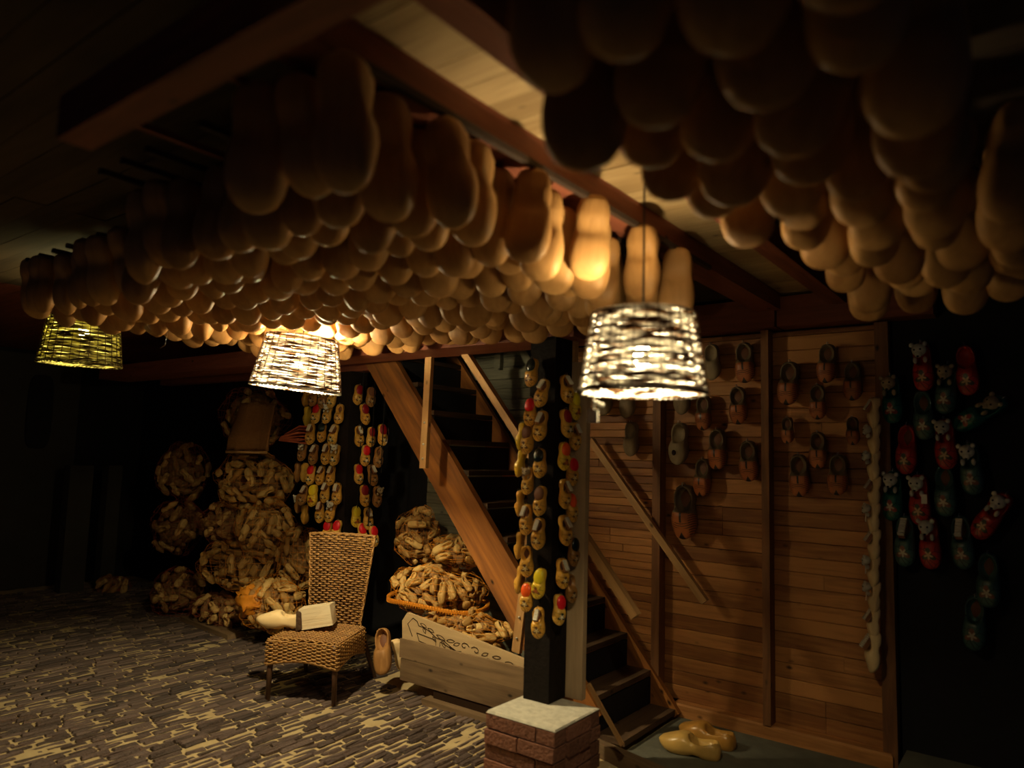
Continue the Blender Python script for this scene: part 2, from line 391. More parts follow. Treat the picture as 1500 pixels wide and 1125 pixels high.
RB = Matrix.Translation((.26, 0, .30)) @ Euler((0, math.radians(-28), 0)).to_matrix().to_4x4()
mb = MB(); mb.chamfer((-.20, -.06, -.06), (.20, .06, .03), .02, RB); BRUSH = mesh_from('brush_block', mb.V, mb.F, M['brushwood'])
mb = MB()
for i in range(8):
    x = -.17 + i * .047; mb.box((x, -.055, .03), (x + .026, .055, .095), RB, .004)
BRIS = mesh_from('bristles', mb.V, mb.F, M['bristle'])
mb = MB()
mb.sphere((.20, 0, .38), (.13, .135, .13), 12, 8); mb.sphere((.30, 0, .44), (.075, .07, .065), 10, 6)
for s in (-1, 1): mb.sphere((.10, s * .12, .42), (.05, .045, .04), 8, 5); mb.sphere((.40, s * .09, .34), (.07, .04, .05), 8, 5)
PLUSH = mesh_from('plush', mb.V, mb.F, M['plush'], True); PLUSHT = mesh_from('plusht', mb.V, mb.F, M['plush_tan'], True)
mb = MB(); mb.sphere((.355, 0, .475), (.024, .028, .022), 6, 5)
for s in (-1, 1): mb.sphere((.22, s * .055, .495), (.02, .02, .018), 6, 5)
EYES = mesh_from('eyes', mb.V, mb.F, M['eye'], True)
mb = MB(); mb.box((.42, .10, .40), (.60, .20, .415)); TAGM = mesh_from('tagm', mb.V, mb.F, M['tag'])
mb = MB(); mb.tube([(.03, 0, .27), (-.03, 0, .28), (-.04, 0, .20), (0, 0, .14)], .007, 5)
HOOK = mesh_from('hook', mb.V, mb.F, M['metal'])

def clog_frame(pos, L, n, down=Vector((0, 0, -1)), tilt=0, grip=.5):
    """matrix for a clog whose opening looks along n and whose toe points along down, centred at pos"""
    n = n.normalized(); x = (down - n * down.dot(n)).normalized()
    x = Matrix.Rotation(tilt, 3, n) @ x; y = n.cross(x)
    m4 = Matrix.Identity(4)
    for i in range(3): m4[i][0], m4[i][1], m4[i][2] = x[i] * L, y[i] * L, n[i] * L
    o = Vector(pos) - x * L * grip
    for i in range(3): m4[i][3] = o[i]
    return m4
def place_clog(name, me, pos, L, n, tilt=0, inside=None, label='', cat='clog', group=None, down=Vector((0, 0, -1)), hook=True):
    o = obj(name, me); m_ = clog_frame(pos, L, n, down, tilt)
    if name in ('small_clog', 'wall_clog'): m_ = m_ @ Matrix.Diagonal((1, 1.22, 1, 1))
    o.matrix_world = m_; tag(o, label, cat, group)
    if inside in PAD:
        p = obj('pad', PAD[inside], o); obj('seam', SEAM, p)
    elif inside == 'hollow': obj('lining', LIN, o)
    elif inside == 'brush':
        obj('lining', LIN, o); b = obj('brush_block', BRUSH, o); obj('bristles', BRIS, b)
    elif inside in ('plush', 'plush_tag', 'plusht'):
        p = obj('plush_animal', PLUSHT if inside == 'plusht' else PLUSH, o); obj('face_beads', EYES, p)
        if inside == 'plush_tag': obj('paper_tag', TAGM, p)
    if hook: obj('wire_hook', HOOK, o)
    return o

# ================================================================== THE SETTING
WY = 4.49
# sand bed and bricks
def floor_bed():
    x0, x1, y0, y1 = -9.2, -1.75, .9, 4.6; nx, ny = 420, 210; V = []; F = []
    for i in range(nx + 1):
        for j in range(ny + 1):
            x = x0 + (x1 - x0) * i / nx; y = y0 + (y1 - y0) * j / ny
            h = noise.noise(Vector((x * 3.1, y * 3.1, 0))) * .008 + noise.noise(Vector((x * 11, y * 11, 4))) * .007 + noise.noise(Vector((x * 30, y * 30, 4))) * .002
            V.append((x, y, -.0046 + h))
    for i in range(nx):
        for j in range(ny):
            a = i * (ny + 1) + j; F.append([a, a + ny + 1, a + ny + 2, a + 1])
    me = mesh_from('floor', V, F, M['sand'], True); o = obj('floor', me); return tag(o, kind='structure')
floor = floor_bed()
bricks = []
x = -9.0; col = 0
while x < -2.36:
    y = 1.0 + random.uniform(0, .2)
    bend = lambda yy: .10 * math.sin(yy * 1.3 + x * .2)
    while y < 4.4:
        L = random.uniform(.10, .21); tw = random.uniform(.028, .041)
        ymax = 3.68 if x > -3.95 else 4.4
        if y + L > ymax: L = ymax - y - .004
        if L > .05 and not (x > -2.42 and y > 2.8):
            bricks.append((x + bend(y) * .3 + random.uniform(-.004, .004), y, L, tw, random.uniform(-.007, .007), random.uniform(-.05, .05)))
        if y + L > ymax - .01: break
        y += L + random.uniform(.008, .024)
    x += .0500; col += 1
def vis(b):
    p = Vector((b[0], b[1], 0)) - EYEP; d = p.dot(FW)
    if d < .5: return 0
    px, py = 750 + FPX * p.dot(RT) / d, 562.5 - FPX * p.dot(UP) / d
    return 1 / d if -40 < px < 1540 and py < 1160 else 0
bricks.sort(key=lambda b: -vis(b))
bm_all = MB()
proto = []
for k in range(12):
    mb = MB(); mb.chamfer((0, 0, -.03), (.04, .2, .006), .009, None, .0055); proto.append(mesh_from('brick', mb.V, mb.F, M['brick'], True) if 0 else mesh_from('brick', mb.V, mb.F, M['brick']))
for i, b in enumerate(bricks):
    if i < 300:
        o = obj('brick', random.choice(proto), floor); o.location = (b[0], b[1], b[4]); o.scale = (b[3] / .04, b[2] / .2, 1); o.rotation_euler = (random.uniform(-.03, .03), random.uniform(-.06, .06), b[5])
    elif vis(b) > 0:
        m4 = Matrix.Translation((b[0], b[1], b[4] + .001)) @ Euler((0, random.uniform(-.06, .06), b[5])).to_matrix().to_4x4()
        bm_all.chamfer((0, 0, -.03), (b[3], b[2], .004), .006, m4, .003)
def brick_var():
    m, nt, b = newmat('purple_brick_far'); tc = N(nt, 'ShaderNodeTexCoord'); g = N(nt, 'ShaderNodeNewGeometry')
    c = mixc(nt, g.outputs['Random Per Island'], (.15, .105, .09), (.035, .025, .024)); nt.links.new(c, b.inputs['Base Color']); b.inputs['Roughness'].default_value = .75
    return m
o = bm_all.build('brick_paving', brick_var(), floor); o['kind'] = 'stuff'
# concrete floor on the right and dark ground everywhere beyond
struct('floor_concrete', MB().box((-1.95, 3.62, -.08), (3, 7, .012)), M['concrete'])
struct('floor_ground', MB().box((-12, -3, -.30), (4, 9, -.09)), M['concrete'])
timber('trim_1', aty(868, 1083, 3.62) * 0 + Vector((-2.2, 3.64, .02)), Vector((-1.3, 3.42, .02)), .10, .06, M['box_wood'], kind='structure')

# plank wall in bays, each plank a piece of its own
wall = struct('wall_back', MB().box((-9.5, WY + .05, -.1), (-.72, WY + .12, 2.95)), M['black'])
PM = {}
def plank_mesh(L, h, key):
    k = (round(L, 3), round(h, 3), key)
    if k not in PM:
        mb = MB(); c = .0035; L, h = k[0], k[1]
        V = [(0, 0, 0), (L, 0, 0), (L, 0, h), (0, 0, h), (0, -.03 + c, 0), (L, -.03 + c, 0), (L, -.03 + c, h), (0, -.03 + c, h), (0, -.03, c), (L, -.03, c), (L, -.03, h - c), (0, -.03, h - c)]
        F = [[4, 5, 9, 8], [5, 6, 10, 9], [6, 7, 11, 10], [7, 4, 8, 11], [8, 9, 10, 11], [0, 1, 5, 4], [1, 2, 6, 5], [2, 3, 7, 6], [3, 0, 4, 7]]
        PM[k] = mesh_from('plank', V, F, M[key])
    return PM[k]
def bay(x0, x1, z0, z1, key, h=.088, yy=WY):
    z = z0; r = 0
    while z < z1 - .02:
        hh = min(h, z1 - z)
        cuts = [x0, x1]
        if random.random() < .22: cuts = [x0, round(random.uniform(x0 + .18, x1 - .18), 1), x1]
        for a, b in zip(cuts, cuts[1:]):
            o = obj('plank', plank_mesh(b - a - .002, hh - .0016, key), wall); o.location = (a + .001, yy + .035 + random.uniform(-.003, .003), z)
        z += hh; r += 1
bay(-1.385, -.80, .09, 2.41, 'plank'); bay(-2.09, -1.42, .09, 2.41, 'plank'); bay(-3.0, -2.13, .09, 2.41, 'plank', .052)
bay(-4.25, -3.0, .09, 2.6, 'plank_grey', .085)
for i, (x0, x1) in enumerate(((-1.425, -1.38), (-2.14, -2.085))):
    struct('trim_%d' % (i + 2), MB().box((x0, WY - .085, .09), (x1, WY + .02, 2.41)), M['stud'])
struct('trim_4', MB().box((-.80, WY - .05, 0), (-.73, WY + .05, 2.41)), M['stud'])
struct('baseboard_back', MB().chamfer((-2.0, WY - .075, 0), (-.75, WY + .03, .09), .01), M['plank'])
for i, (x0, x1) in enumerate(((-1.32, -.5), (-2.25, -1.33))):
    struct('trim_%d' % (i + 5), MB().box((x0 + .004, WY - .12, 2.42), (x1, WY + .04, 2.60)), M['beam'])
# stud frame on the pale wall beyond the stairs
struct('trim_7', MB().box((-4.2, WY - .04, 2.20), (-3.02, WY, 2.27)), M['plank_grey'])
q = aty(728, 530, 4.45)
struct('trim_8', MB().box((q.x - .03, WY - .04, 2.27), (q.x + .03, WY, 2.62)), M['plank_grey'])
timber('trim_9', aty(762, 505, 4.42), aty(792, 560, 4.42), .06, .04, M['plank_grey'], kind='structure')

# wall on the right: black boarding where the slippers hang
struct('wall_right', MB().box((-.735, 4.52, -.1), (3, 4.62, 2.9)), M['black'])
struct('trim_10', MB().box((-.70, 4.25, 0), (.6, 4.52, .10)), M['concrete'])
# far wall at the left with a grey door and pale posts
struct('wall_left', MB().box((-9.4, -1, -.1), (-9.3, 5, 2.9)), M['black'])
struct('door_1', MB().box((-9.3, 2.2, 0), (-9.22, 3.75, 2.6)), M['grey_wall'])
def oval_panel(px, py, rw, rh, X):
    c = atx(px, py, X); mb = MB(); n = 20; b = 0
    for d in (0, -.03):
        for i in range(n):
            a = 2 * PI * i / n; sx = math.copysign(abs(math.cos(a)) ** .5, math.cos(a)); sz = math.copysign(abs(math.sin(a)) ** .5, math.sin(a))
            mb.V.append(Vector((c.x + .03 + d, c.y + rw * sx, c.z + rh * sz)))
    mb.F = [list(range(n))] + [[i, n + i, n + (i + 1) % n, (i + 1) % n] for i in range(n)]
    return mb
struct('window_1', oval_panel(57, 603, .13, .42, -9.22), M['black'])
for i, (px, px2) in enumerate(((104, 138), (160, 180))):
    a = atx(px, 682, -8.6); b = atx(px2, 682, -8.6)
    struct('trim_%d' % (11 + i), MB().box((-8.75, a.y, 0), (-8.6, b.y, a.z)), M['grey_wall'])

# ceiling: boards along x, seams every 12 cm, each a piece
CZ = 2.62
ceil = struct('ceiling', MB().box((-9.4, -3, CZ + .03), (3.2, 5, CZ + .08)), M['beam'])
M['ceil_dark'] = wood('dark_ceiling_boards', (.060, .038, .022), (.030, .018, .011), 0, 8, .8, False, .15, .5)  # boards outside the middle strip get a much darker wood
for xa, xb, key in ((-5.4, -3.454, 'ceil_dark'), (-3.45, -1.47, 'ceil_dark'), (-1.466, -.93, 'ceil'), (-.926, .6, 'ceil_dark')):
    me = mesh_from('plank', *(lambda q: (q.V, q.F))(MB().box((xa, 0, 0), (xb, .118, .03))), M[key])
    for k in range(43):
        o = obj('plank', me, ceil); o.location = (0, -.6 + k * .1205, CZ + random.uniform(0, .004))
# beams
timber('ceiling_beam', (-1.37, .9, 2.57), (-1.37, 4.4, 2.57), .10, .15, M['beam'], 'red-brown ceiling beam on the left of the lit strip of boards', 'beam', side=Vector((1, 0, 0)))
timber('ceiling_beam', (-.97, .2, 2.57), (-.97, 4.4, 2.57), .10, .09, M['beam'], 'red-brown ceiling beam on the right of the lit strip of boards', 'beam', side=Vector((1, 0, 0)))
timber('cross_beam', (-1.90, .71, 2.385), (.2, .71, 2.385), .11, .08, M['beam'], 'dark red cross beam at upper left, nearest the viewer', 'beam')
timber('cross_beam', (-7.5, 3.36, 2.30), (-2.02, 3.36, 2.30), .12, .30, M['beam'], 'dark red beam resting on the post, above the stairs', 'beam')

# ================================================================== LAMPS
def lamp(px_c, py_bot, depth, dbot, dtop, h, tilt, strength, mat, label, tagged=False, clr=(1, .80, .44), bz=.085, dens=(.0050, .0064)):
    p = atd(px_c, py_bot, depth)
    t = thing('wicker_pendant_lamp', label, 'lamp', p, 0, None); t.rotation_euler = tilt
    rb, rt = dbot / 2, dtop / 2; ns, nr = 30, int(h / .0112)
    wv = MB(); seg = ns * 4
    for k in range(nr):
        z = .012 + (h - .016) * k / (nr - 1); R = rb + (rt - rb) * z / h; ph = k % 2; pts = []
        jz = random.uniform(-.0012, .0012); thick = random.uniform(*dens)
        a0 = random.uniform(0, 6)
        for i in range(seg):
            a = 2 * PI * i / seg
            pts.append(((R + .0045 * math.cos(a * ns / 2 + PI * ph)) * math.cos(a), (R + .0045 * math.cos(a * ns / 2 + PI * ph)) * math.sin(a), z + jz + .0022 * math.sin(3 * a + a0)))
        wv.tube(pts, thick, 6, .45, closed=True)
    part('woven_shade', wv, mat, t, True)
    st = MB()
    for i in range(ns):
        a = 2 * PI * i / ns
        st.tube([((rb + .008) * math.cos(a), (rb + .008) * math.sin(a), .0), ((rt + .008) * math.cos(a), (rt + .008) * math.sin(a), h)], .0024, 4)
    part('stakes', st, M['stake'], t)
    rim = MB()
    for o_ in (0, PI):
        rim.tube([((rb + .004 * math.cos(a * 30 + o_)) * math.cos(a), (rb + .004 * math.cos(a * 30 + o_)) * math.sin(a), .004 + .005 * math.sin(a * 30 + o_)) for a in [2 * PI * i / 240 for i in range(240)]], .0065, 5, closed=True)
    part('lower_rim', rim, mat, t, True)
    rim = MB(); rim.tube([(rt * math.cos(a), rt * math.sin(a), h) for a in [2 * PI * i / 48 for i in range(48)]], .006, 5, closed=True)
    part('upper_rim', rim, mat, t, True)
    sp_ = MB()
    for i in range(3):
        a = 2 * PI * i / 3 + .4; sp_.tube([(rt * math.cos(a), rt * math.sin(a), h), (0, 0, h - .02)], .002, 4)
    sp_.tube([(0, 0, h - .03), (0, 0, h + .02)], .019, 8)
    part('lamp_holder', sp_, M['stake'], t)
    b = MB(); b.sphere((0, 0, h - bz), (.028, .028, .038), 12, 8)
    e = bpy.data.materials.new('bulb_glow'); e.use_nodes = True; e.node_tree.nodes.clear()
    em = e.node_tree.nodes.new('ShaderNodeEmission'); ou = e.node_tree.nodes.new('ShaderNodeOutputMaterial'); e.node_tree.links.new(em.outputs[0], ou.inputs[0])
    em.inputs[0].default_value = (*clr, 1); em.inputs[1].default_value = strength
    part('bulb', b, e, t, True)
    cz = CZ - p.z
    cb = MB(); cb.tube([(0, 0, h + .02), (0, 0, cz)], .004, 6); part('cord', cb, M['cord'], t)
    return t, p
lampR, pR = lamp(941, 576, 2.3, .392, .318, .252, (0, 0, 0), BULB_R, M['shade'], 'large glowing wicker lamp hanging in front of the plank wall', bz=.135)
lampM, pM = lamp(433, 570, 3.95, .475, .37, .285, (math.radians(-2), math.radians(5), 0), BULB_M, M['shade'], 'tilted glowing wicker lamp hanging above the wicker chair', bz=.12, dens=(.0046, .0059))
lampL, pL = lamp(117, 534, 4.4, .445, .37, .28, (0, math.radians(2), 0), BULB_L, M['shade_y'], 'small dim yellow-green wicker lamp hanging at far left', clr=(1, .82, .34))
mb = MB(); mb.tube([(0, 0, .03), (0, .0, -.01)], .004, 5); mb.tube([(0, 0, 0), (.03, .01, -.012)], .0055, 6); mb.tube([(0, 0, 0), (0.004, 0, -.03)], .003, 5)
o = mb.build('string_knot', M['tag']); tt = thing('price_tag', 'little white tag tied under the rim of the large lamp', 'tag', atd(869, 588, 2.17)); o.parent = tt
part('card', MB().box((-.017, -.003, -.062), (.017, .003, -.026)), M['tag'], tt)

# ================================================================== HANGING CLOGS
for k in range(19):
    x = -1.27 - k * .155; long_ = k in (2, 5)
    tag(MB().box((x - .010, .73 if long_ else (1.02 if x > -2.6 else 1.35), 2.495), (x + .010, 3.2, 2.515)).build('hanging_batten', M['beam_y' if long_ else 'batten']),
        ('long thin batten reaching the cross beam, %s of the two' % ('right' if k == 2 else 'left')) if long_ else 'thin ceiling batten holding a row of clogs in the left cluster', 'batten', None if long_ else 'battens of the left cluster')
for k in range(5):
    x = -.64 + k * .16
    tag(MB().box((x - .012, .66, 2.495), (x + .012, 3.4, 2.515)).build('hanging_batten', M['batten']), 'thin ceiling batten holding a row of clogs in the right cluster', 'batten', 'battens of the right cluster')
def hang(x, y, label, group, big=1.0):
    L = random.uniform(.275, .32) * big
    n = Vector((random.uniform(-.75, .0), 1, random.uniform(-.05, .32))); dn = Vector((random.uniform(-.16, .06), random.uniform(-.12, .05), -1))
    o = obj('hanging_clog', ME['hang']); m_ = clog_frame((x, y - .03, 2.515 - L / 2 + random.uniform(-.03, .0)), L, n, dn, random.uniform(-.1, .1))
    m_ = m_ @ Matrix.Diagonal((1, 1.28, 1, 1)); o.matrix_world = m_
    return tag(o, label, 'clog', group)
near = 0; nh = 0
for r_ in range(12):
    y = 1.03 + r_ * .182
    for c_ in range(19):
        x = -1.27 - c_ * .155 - (.075 if r_ % 2 else 0)
        if r_ == 0 and x < -1.66: continue
        if r_ == 1 and x < -2.6: continue
        if math.hypot(x - pM.x, y - pM.y) < .17: continue
        lab = 'pale wooden clog hung toe down within the left ceiling cluster'; g = 'clogs packed in the left ceiling cluster'
        if r_ == 0:
            lab = '%s big blurred clog from the right in the nearest row of the left cluster' % ORD[near]; g = 'nearest row of the left cluster'; near += 1
        hang(x + random.uniform(-.014, .014), y + random.uniform(-.025, .025), lab, g, 1.04 if r_ < 2 else 1); nh += 1
for r_ in range(12):
    for c_ in range(4):  # last column added to block lamp light reaching the boards
        y = .93 + r_ * .2; x = (-.64 if y < 2.1 else -.52) + c_ * .16 - (.03 if r_ % 2 else 0)
        hang(x + random.uniform(-.01, .01), y, ('%s clog from the viewer along the left edge of the dark right cluster' % ORD[r_]) if c_ == 0 else 'dim wooden clog hung toe down within the right ceiling cluster',
             'left edge of the right cluster' if c_ == 0 else 'clogs packed in the right ceiling cluster', 1.06 if r_ < 4 else 1)

# ================================================================== POST ON ITS PEDESTAL
ped = thing('brick_pedestal', 'square red brick pedestal with mortar cap under the black post', 'pedestal', (-2.09, 3.11, 0))
ph, pw = .345, .205
z = 0
for cidx in range(5):
    h = .062; off = .0 if cidx % 2 else .1
    prt = .009 * (cidx % 2)
    # bricks laid around the square: front, right, back, left
    for s, (ax) in enumerate(('f', 'r', 'b', 'l')):
        cuts = [-pw, -pw + (.2 if cidx % 2 else .30), pw - .012 + .012] if ax in 'fb' else [-pw + .1, (.0 if cidx % 2 else .12), pw - .1]
        for a, b in zip(cuts, cuts[1:]):
            if b - a < .03: continue
            if ax == 'f': lo, hi = (a + .004, -pw - prt, z), (b - .004, -pw + .098, z + h)
            elif ax == 'b': lo, hi = (a + .004, pw - .098, z), (b - .004, pw + prt, z + h)
            elif ax == 'r': lo, hi = (pw - .098, a + .004, z), (pw + prt, b - .004, z + h)
            else: lo, hi = (-pw - prt, a + .004, z), (-pw + .098, b - .004, z + h)
            mb = MB(); mb.box(lo, hi, None, .0022); part('brick', mb, M['ped_brick'], ped)
    z += h + .0075
part('mortar_core', MB().box((-pw + .012, -pw + .012, 0), (pw - .012, pw - .012, z - .002)), M['mortar'], ped)
part('mortar_cap', MB().chamfer((-pw + .003, -pw + .003, z - .003), (pw - .003, pw - .003, z + .008), .006, None, .003), M['mortar'], ped)
PZ = z + .008
tag(MB().box((-2.262, 3.17, PZ), (-2.102, 3.33, 2.24), None, .003).build('black_post', M['black_post']), 'thick black timber post standing on the brick pedestal', 'post')
tag(MB().box((-2.165, 3.337, PZ - .0), (-2.008, 3.375, 2.12), None, .002).build('upright_board', M['grey_board']), 'grey-brown upright board behind the black post', 'board')
tag(MB().box((-2.165, 3.337, 2.125), (-2.09, 3.375, 2.24)).build('board_offcut', M['rail']), 'short pale board end above the upright board', 'board')
# second post by the chair
P2 = aty(509, 700, 3.88); P2.z = 0
timber('cross_beam', (-7.5, 3.88, 2.30), (-4.3, 3.88, 2.30), .12, .12, M['beam'], 'dark beam over the post behind the wicker chair', 'beam')
chair_post = tag(MB().box((P2.x - .09, P2.y - .09, 0), (P2.x + .09, P2.y + .09, 2.24), None, .004).build('black_post', M['black_post']), 'thick black timber post behind the wicker chair', 'post')

# ================================================================== STRINGS OF SMALL CLOGS
NF, NR = Vector((.08, -1, .18)), Vector((1, -.22, .16))
DESC = {'red': 'red pad', 'orange': 'orange-red pad', 'yellow': 'yellow pad', 'dark': 'black-green pad', 'brown': 'brown filling', 'deep': 'dark red pad', 'brush': 'white-bristled brush', 'plush': 'white plush animal', 'plusht': 'tan plush animal', 'hollow': 'brown hollow', 'side': 'sideways turn', None: 'bare painted toe'}
def strings(items, place, L, where, group, mats):
    cnt = {}
    for (px, py, kind, key) in sorted(items, key=lambda i: (i[1], i[0])):
        kk = (kind,); n_ = cnt.get(kk, 0); cnt[kk] = n_ + 1
        pos, n = place(px, py, kind); ins = kind if kind != 'side' else None
        d = 'small clog seen from the side' if kind == 'side' else ('small clog with ' + DESC[kind])
        place_clog('small_clog', ME[key], pos, L * random.uniform(.94, 1.05), n, random.uniform(-.16, .16), ins,
                   '%s, %s such from top %s' % (d, ORD[n_], where), 'clog', group)
def jn(n, s=.18): return Vector((n.x + random.uniform(-s, s), n.y + random.uniform(-s, s), n.z + random.uniform(-.08, .08)))
Y1, Y2, Y3, BR = 'yellow', 'yellow_w', 'yellow_b', 'brown_c'
front1 = [(783, 548, 'dark', Y1), (797, 578, 'brush', Y1), (780, 605, 'red', Y1), (795, 625, 'brush', Y1), (777, 645, 'brown', Y1), (794, 680, 'dark', Y1),
          (777, 706, 'plusht', Y1), (795, 735, 'brown', Y1), (775, 762, 'brush', Y1), (792, 782, 'brush', Y1), (774, 823, 'hollow', Y1), (793, 855, 'yellow', Y3), (774, 875, 'orange', Y1), (791, 912, 'brush', Y1)]
side1 = [(770, 640, 'side', Y3), (768, 680, 'side', Y3), (767, 738, 'side', Y1), (767, 800, 'side', Y1), (768, 850, 'side', Y1)]
right1 = [(826, 572, 'brush', Y1), (837, 596, 'yellow', Y3), (825, 622, 'deep', Y2), (838, 640, 'brush', Y1), (822, 669, 'orange', Y3), (834, 692, 'red', Y1), (822, 724, 'brush', Y1),
          (832, 744, 'orange', Y1), (823, 777, 'brush', Y1), (835, 808, 'dark', BR), (820, 840, 'brush', Y1), (832, 862, 'hollow', BR), (815, 893, 'red', Y2)]
def pl_f(px, py, k): return aty(px, py, 3.13), jn(NF)
def pl_s(px, py, k): return aty(px, py, 3.19), jn(Vector((-1, -.25, .05)))
def pl_r(px, py, k): return atx(px, py, -2.075), jn(NR)
strings(front1, pl_f, .155, 'on front of pedestal post', 'small clogs on the front of the pedestal post', None)
strings(side1, pl_s, .15, 'on left side of pedestal post', 'small clogs on the left side of the pedestal post', None)
strings(right1, pl_r, .155, 'on right side of pedestal post', 'small clogs on the right side of the pedestal post', None)
front2 = [(461, 582, 'brush', BR), (475, 585, 'plusht', BR), (489, 585, 'hollow', Y2), (466, 608, 'red', Y2), (482, 608, 'plush', Y2), (499, 608, 'hollow', Y1), (457, 637, 'brush', Y1), (474, 635, 'dark', Y1),
          (491, 638, 'brush', Y2), (446, 662, 'plush', BR), (462, 667, 'brush', BR), (480, 666, 'brush', Y1), (493, 668, 'plush', Y2), (458, 697, 'red', Y2), (472, 697, 'brush', Y1), (487, 697, 'brush', Y1),
          (447, 726, 'brush', BR), (461, 727, 'yellow', Y3), (479, 722, 'brush', Y1), (496, 724, 'brush', Y1), (471, 751, 'brush', Y1), (487, 750, 'plush', Y1), (482, 778, 'red', Y1), (495, 778, 'red', Y2)]
side2 = [(452, 582, 'side', Y1), (454, 610, 'side', Y3), (449, 693, 'side', Y2), (440, 692, 'side', BR), (450, 754, 'side', Y1), (441, 738, 'plush', BR)]
right2 = [(522, 579, 'deep', Y1), (541, 583, 'brown', BR), (532, 608, 'deep', Y1), (524, 640, 'brush', Y1), (541, 641, 'deep', Y2), (558, 638, 'deep', Y1), (533, 668, 'red', Y2), (552, 671, 'hollow', BR), (523, 695, 'red', Y2),
          (543, 697, 'brush', BR), (532, 727, 'deep', Y1), (550, 728, 'plusht', BR), (519, 758, 'yellow', Y3), (537, 760, 'brush', Y2), (529, 783, 'red', Y2), (545, 786, 'red', Y2)]
def p2_f(px, py, k): return aty(px, py, P2.y - .13 - (.05 if px < 465 else 0)), jn(Vector((.32, -1, .2)), .10)
def p2_s(px, py, k): return aty(px, py, P2.y - .12), jn(Vector((-1, -.2, .05)))
def p2_r(px, py, k): return aty(px, py, P2.y - .04 + (px - 525) * .002), jn(Vector((1, -.25, .18)), .12)
strings(front2, p2_f, .168, 'on front of chair post', 'small clogs on the front of the chair post', None)
strings(side2, p2_s, .16, 'on left side of chair post', 'small clogs on the left side of the chair post', None)
strings(right2, p2_r, .166, 'on right side of chair post', 'small clogs on the right side of the chair post', None)
for i, px in enumerate((450, 524, 541, 556)):
    a = aty(px, 600, P2.y - .10); zl = (1.2, 1.05, 1.05, 1.45)[i]
    mb = MB(); mb.tube([(a.x, P2.y - .055, 2.24), (a.x, P2.y - .055, zl)], .004, 5)
    mb.build('cord', M['cord'], chair_post)
# bundle of reddish sacking sticking out at the left of that post
t = thing('sacking_bundle', 'bundle of folded orange-red sacking sticking out beside the chair post', 'cloth', aty(437, 640, 3.62))
for k in range(6):
    mb = MB(); mb.box((-.20 + .012 * k, -.04, 0), (.06, .05, .014), Matrix.Translation((0, 0, -.05 + k * .022)) @ Euler((0, .10 - k * .09, 0)).to_matrix().to_4x4(), .006); part('fold', mb, M['paper'], t)

# ================================================================== CLOGS ON THE PLANK WALL
wc = [(1046, 532, 52, 'plainwall'), (1094, 533, 58, 'carved'), (1034, 606, 50, 'carved'), (1084, 595, 54, 'carved'), (1055, 659, 58, 'carved'), (1100, 676, 58, 'carved'), (1033, 700, 54, 'carved'), (1008, 750, 76, 'carved'),
      (999, 651, 60, 'plainwall'), (1003, 582, 52, 'plainwall'), (929, 644, 49, 'plainwall'), (923, 588, 50, 'plainwall'), (890, 585, 48, 'plainwall'),
      (1159, 563, 62, 'carved'), (1214, 534, 56, 'carved'), (1252, 560, 55, 'carved'), (1200, 590, 50, 'carved'), (1156, 631, 38, 'carved'), (1251, 632, 40, 'carved'), (1200, 660, 52, 'carved'), (1173, 697, 60, 'carved'), (1230, 696, 58, 'carved')]
names = {'plainwall': 'plain grey-brown clog', 'carved': 'orange-toed carved clog'}
cnt = {}
for px, py, hp, kd in sorted(wc, key=lambda i: (i[1], i[0])):
    p = aty(px, py, WY - .05); d = (p - EYEP).dot(FW); L = hp * d / FPX
    bayn = 'left' if px < 970 else ('middle' if px < 1125 else 'right'); k = (kd, bayn); i = cnt.get(k, 0); cnt[k] = i + 1
    o = place_clog('wall_clog', ME[kd], aty(px, py, WY - .04), L * 1.03, Vector((random.uniform(-.12, .05), -1, .06)), random.uniform(-.07, .07), 'hollow' if kd == 'carved' else None,
                   '%s, %s from top in the %s bay of the plank wall' % (names[kd], ORD[i], bayn), 'clog', 'clogs on the plank wall')
    if (px, py) == (999, 651):
        mb = MB(); mb.sphere((.72, -.02, .315), (.07, .045, .03), 12, 6); part('toe_hole', mb, M['dark'], o, True)

# column of pale clogs on the corner post, seen from the side
acc = ['brush', 'plush', 'plush', 'brush', 'plush_tag', 'brush', 'plush_tag', 'plush_tag', 'brush', 'brush']
an = {'brush': 'brush', 'plush': 'plush animal', 'plush_tag': 'tagged plush animal'}
cnt = {}
for i, a in enumerate(acc):
    py = 606 + i * 38.6 + (4 if i == 9 else 0); c = cnt.get(a, 0); cnt[a] = c + 1
    place_clog('small_clog', ME['pale'], aty(1288 + (1 if i % 2 else 0), py, 4.36), .175 if i < 9 else .215, Vector((-1, -.35, .08)), random.uniform(-.08, .08), a,
               '%s pale clog with a %s in the side-on column at the wall corner' % (ORD[c], an[a]), 'clog', 'side-on column of pale clogs')
# slippers on the dark wall at the right
rc = [(1356, 540, 'red', 'plush'), (1420, 545, 'red', None), (1311, 587, 'green', 'plusht'), (1390, 572, 'teal', 'plusht'), (1357, 610, 'teal', 'hollow'), (1437, 608, 'green', 'plusht'), (1332, 660, 'red', 'hollow'),
      (1389, 652, 'red', 'plush'), (1426, 688, 'teal', 'plush'), (1312, 727, 'green', 'plush'), (1351, 733, 'red', 'plush_tag'), (1388, 720, 'teal', 'hollow'), (1330, 793, 'teal', 'brush'), (1366, 796, 'red', 'plush'),
      (1413, 795, 'teal', 'brush'), (1455, 757, 'red', 'plush'), (1451, 850, 'teal', 'hollow'), (1431, 912, 'teal', 'hollow')]
cn = {'red': 'red', 'green': 'green', 'teal': 'grey-green'}; an = {'plush': 'with a white plush animal', 'plusht': 'with a tan plush animal', 'plush_tag': 'with a tagged plush animal', 'hollow': 'with an empty opening', None: 'without filling', 'brush': 'with a brush'}
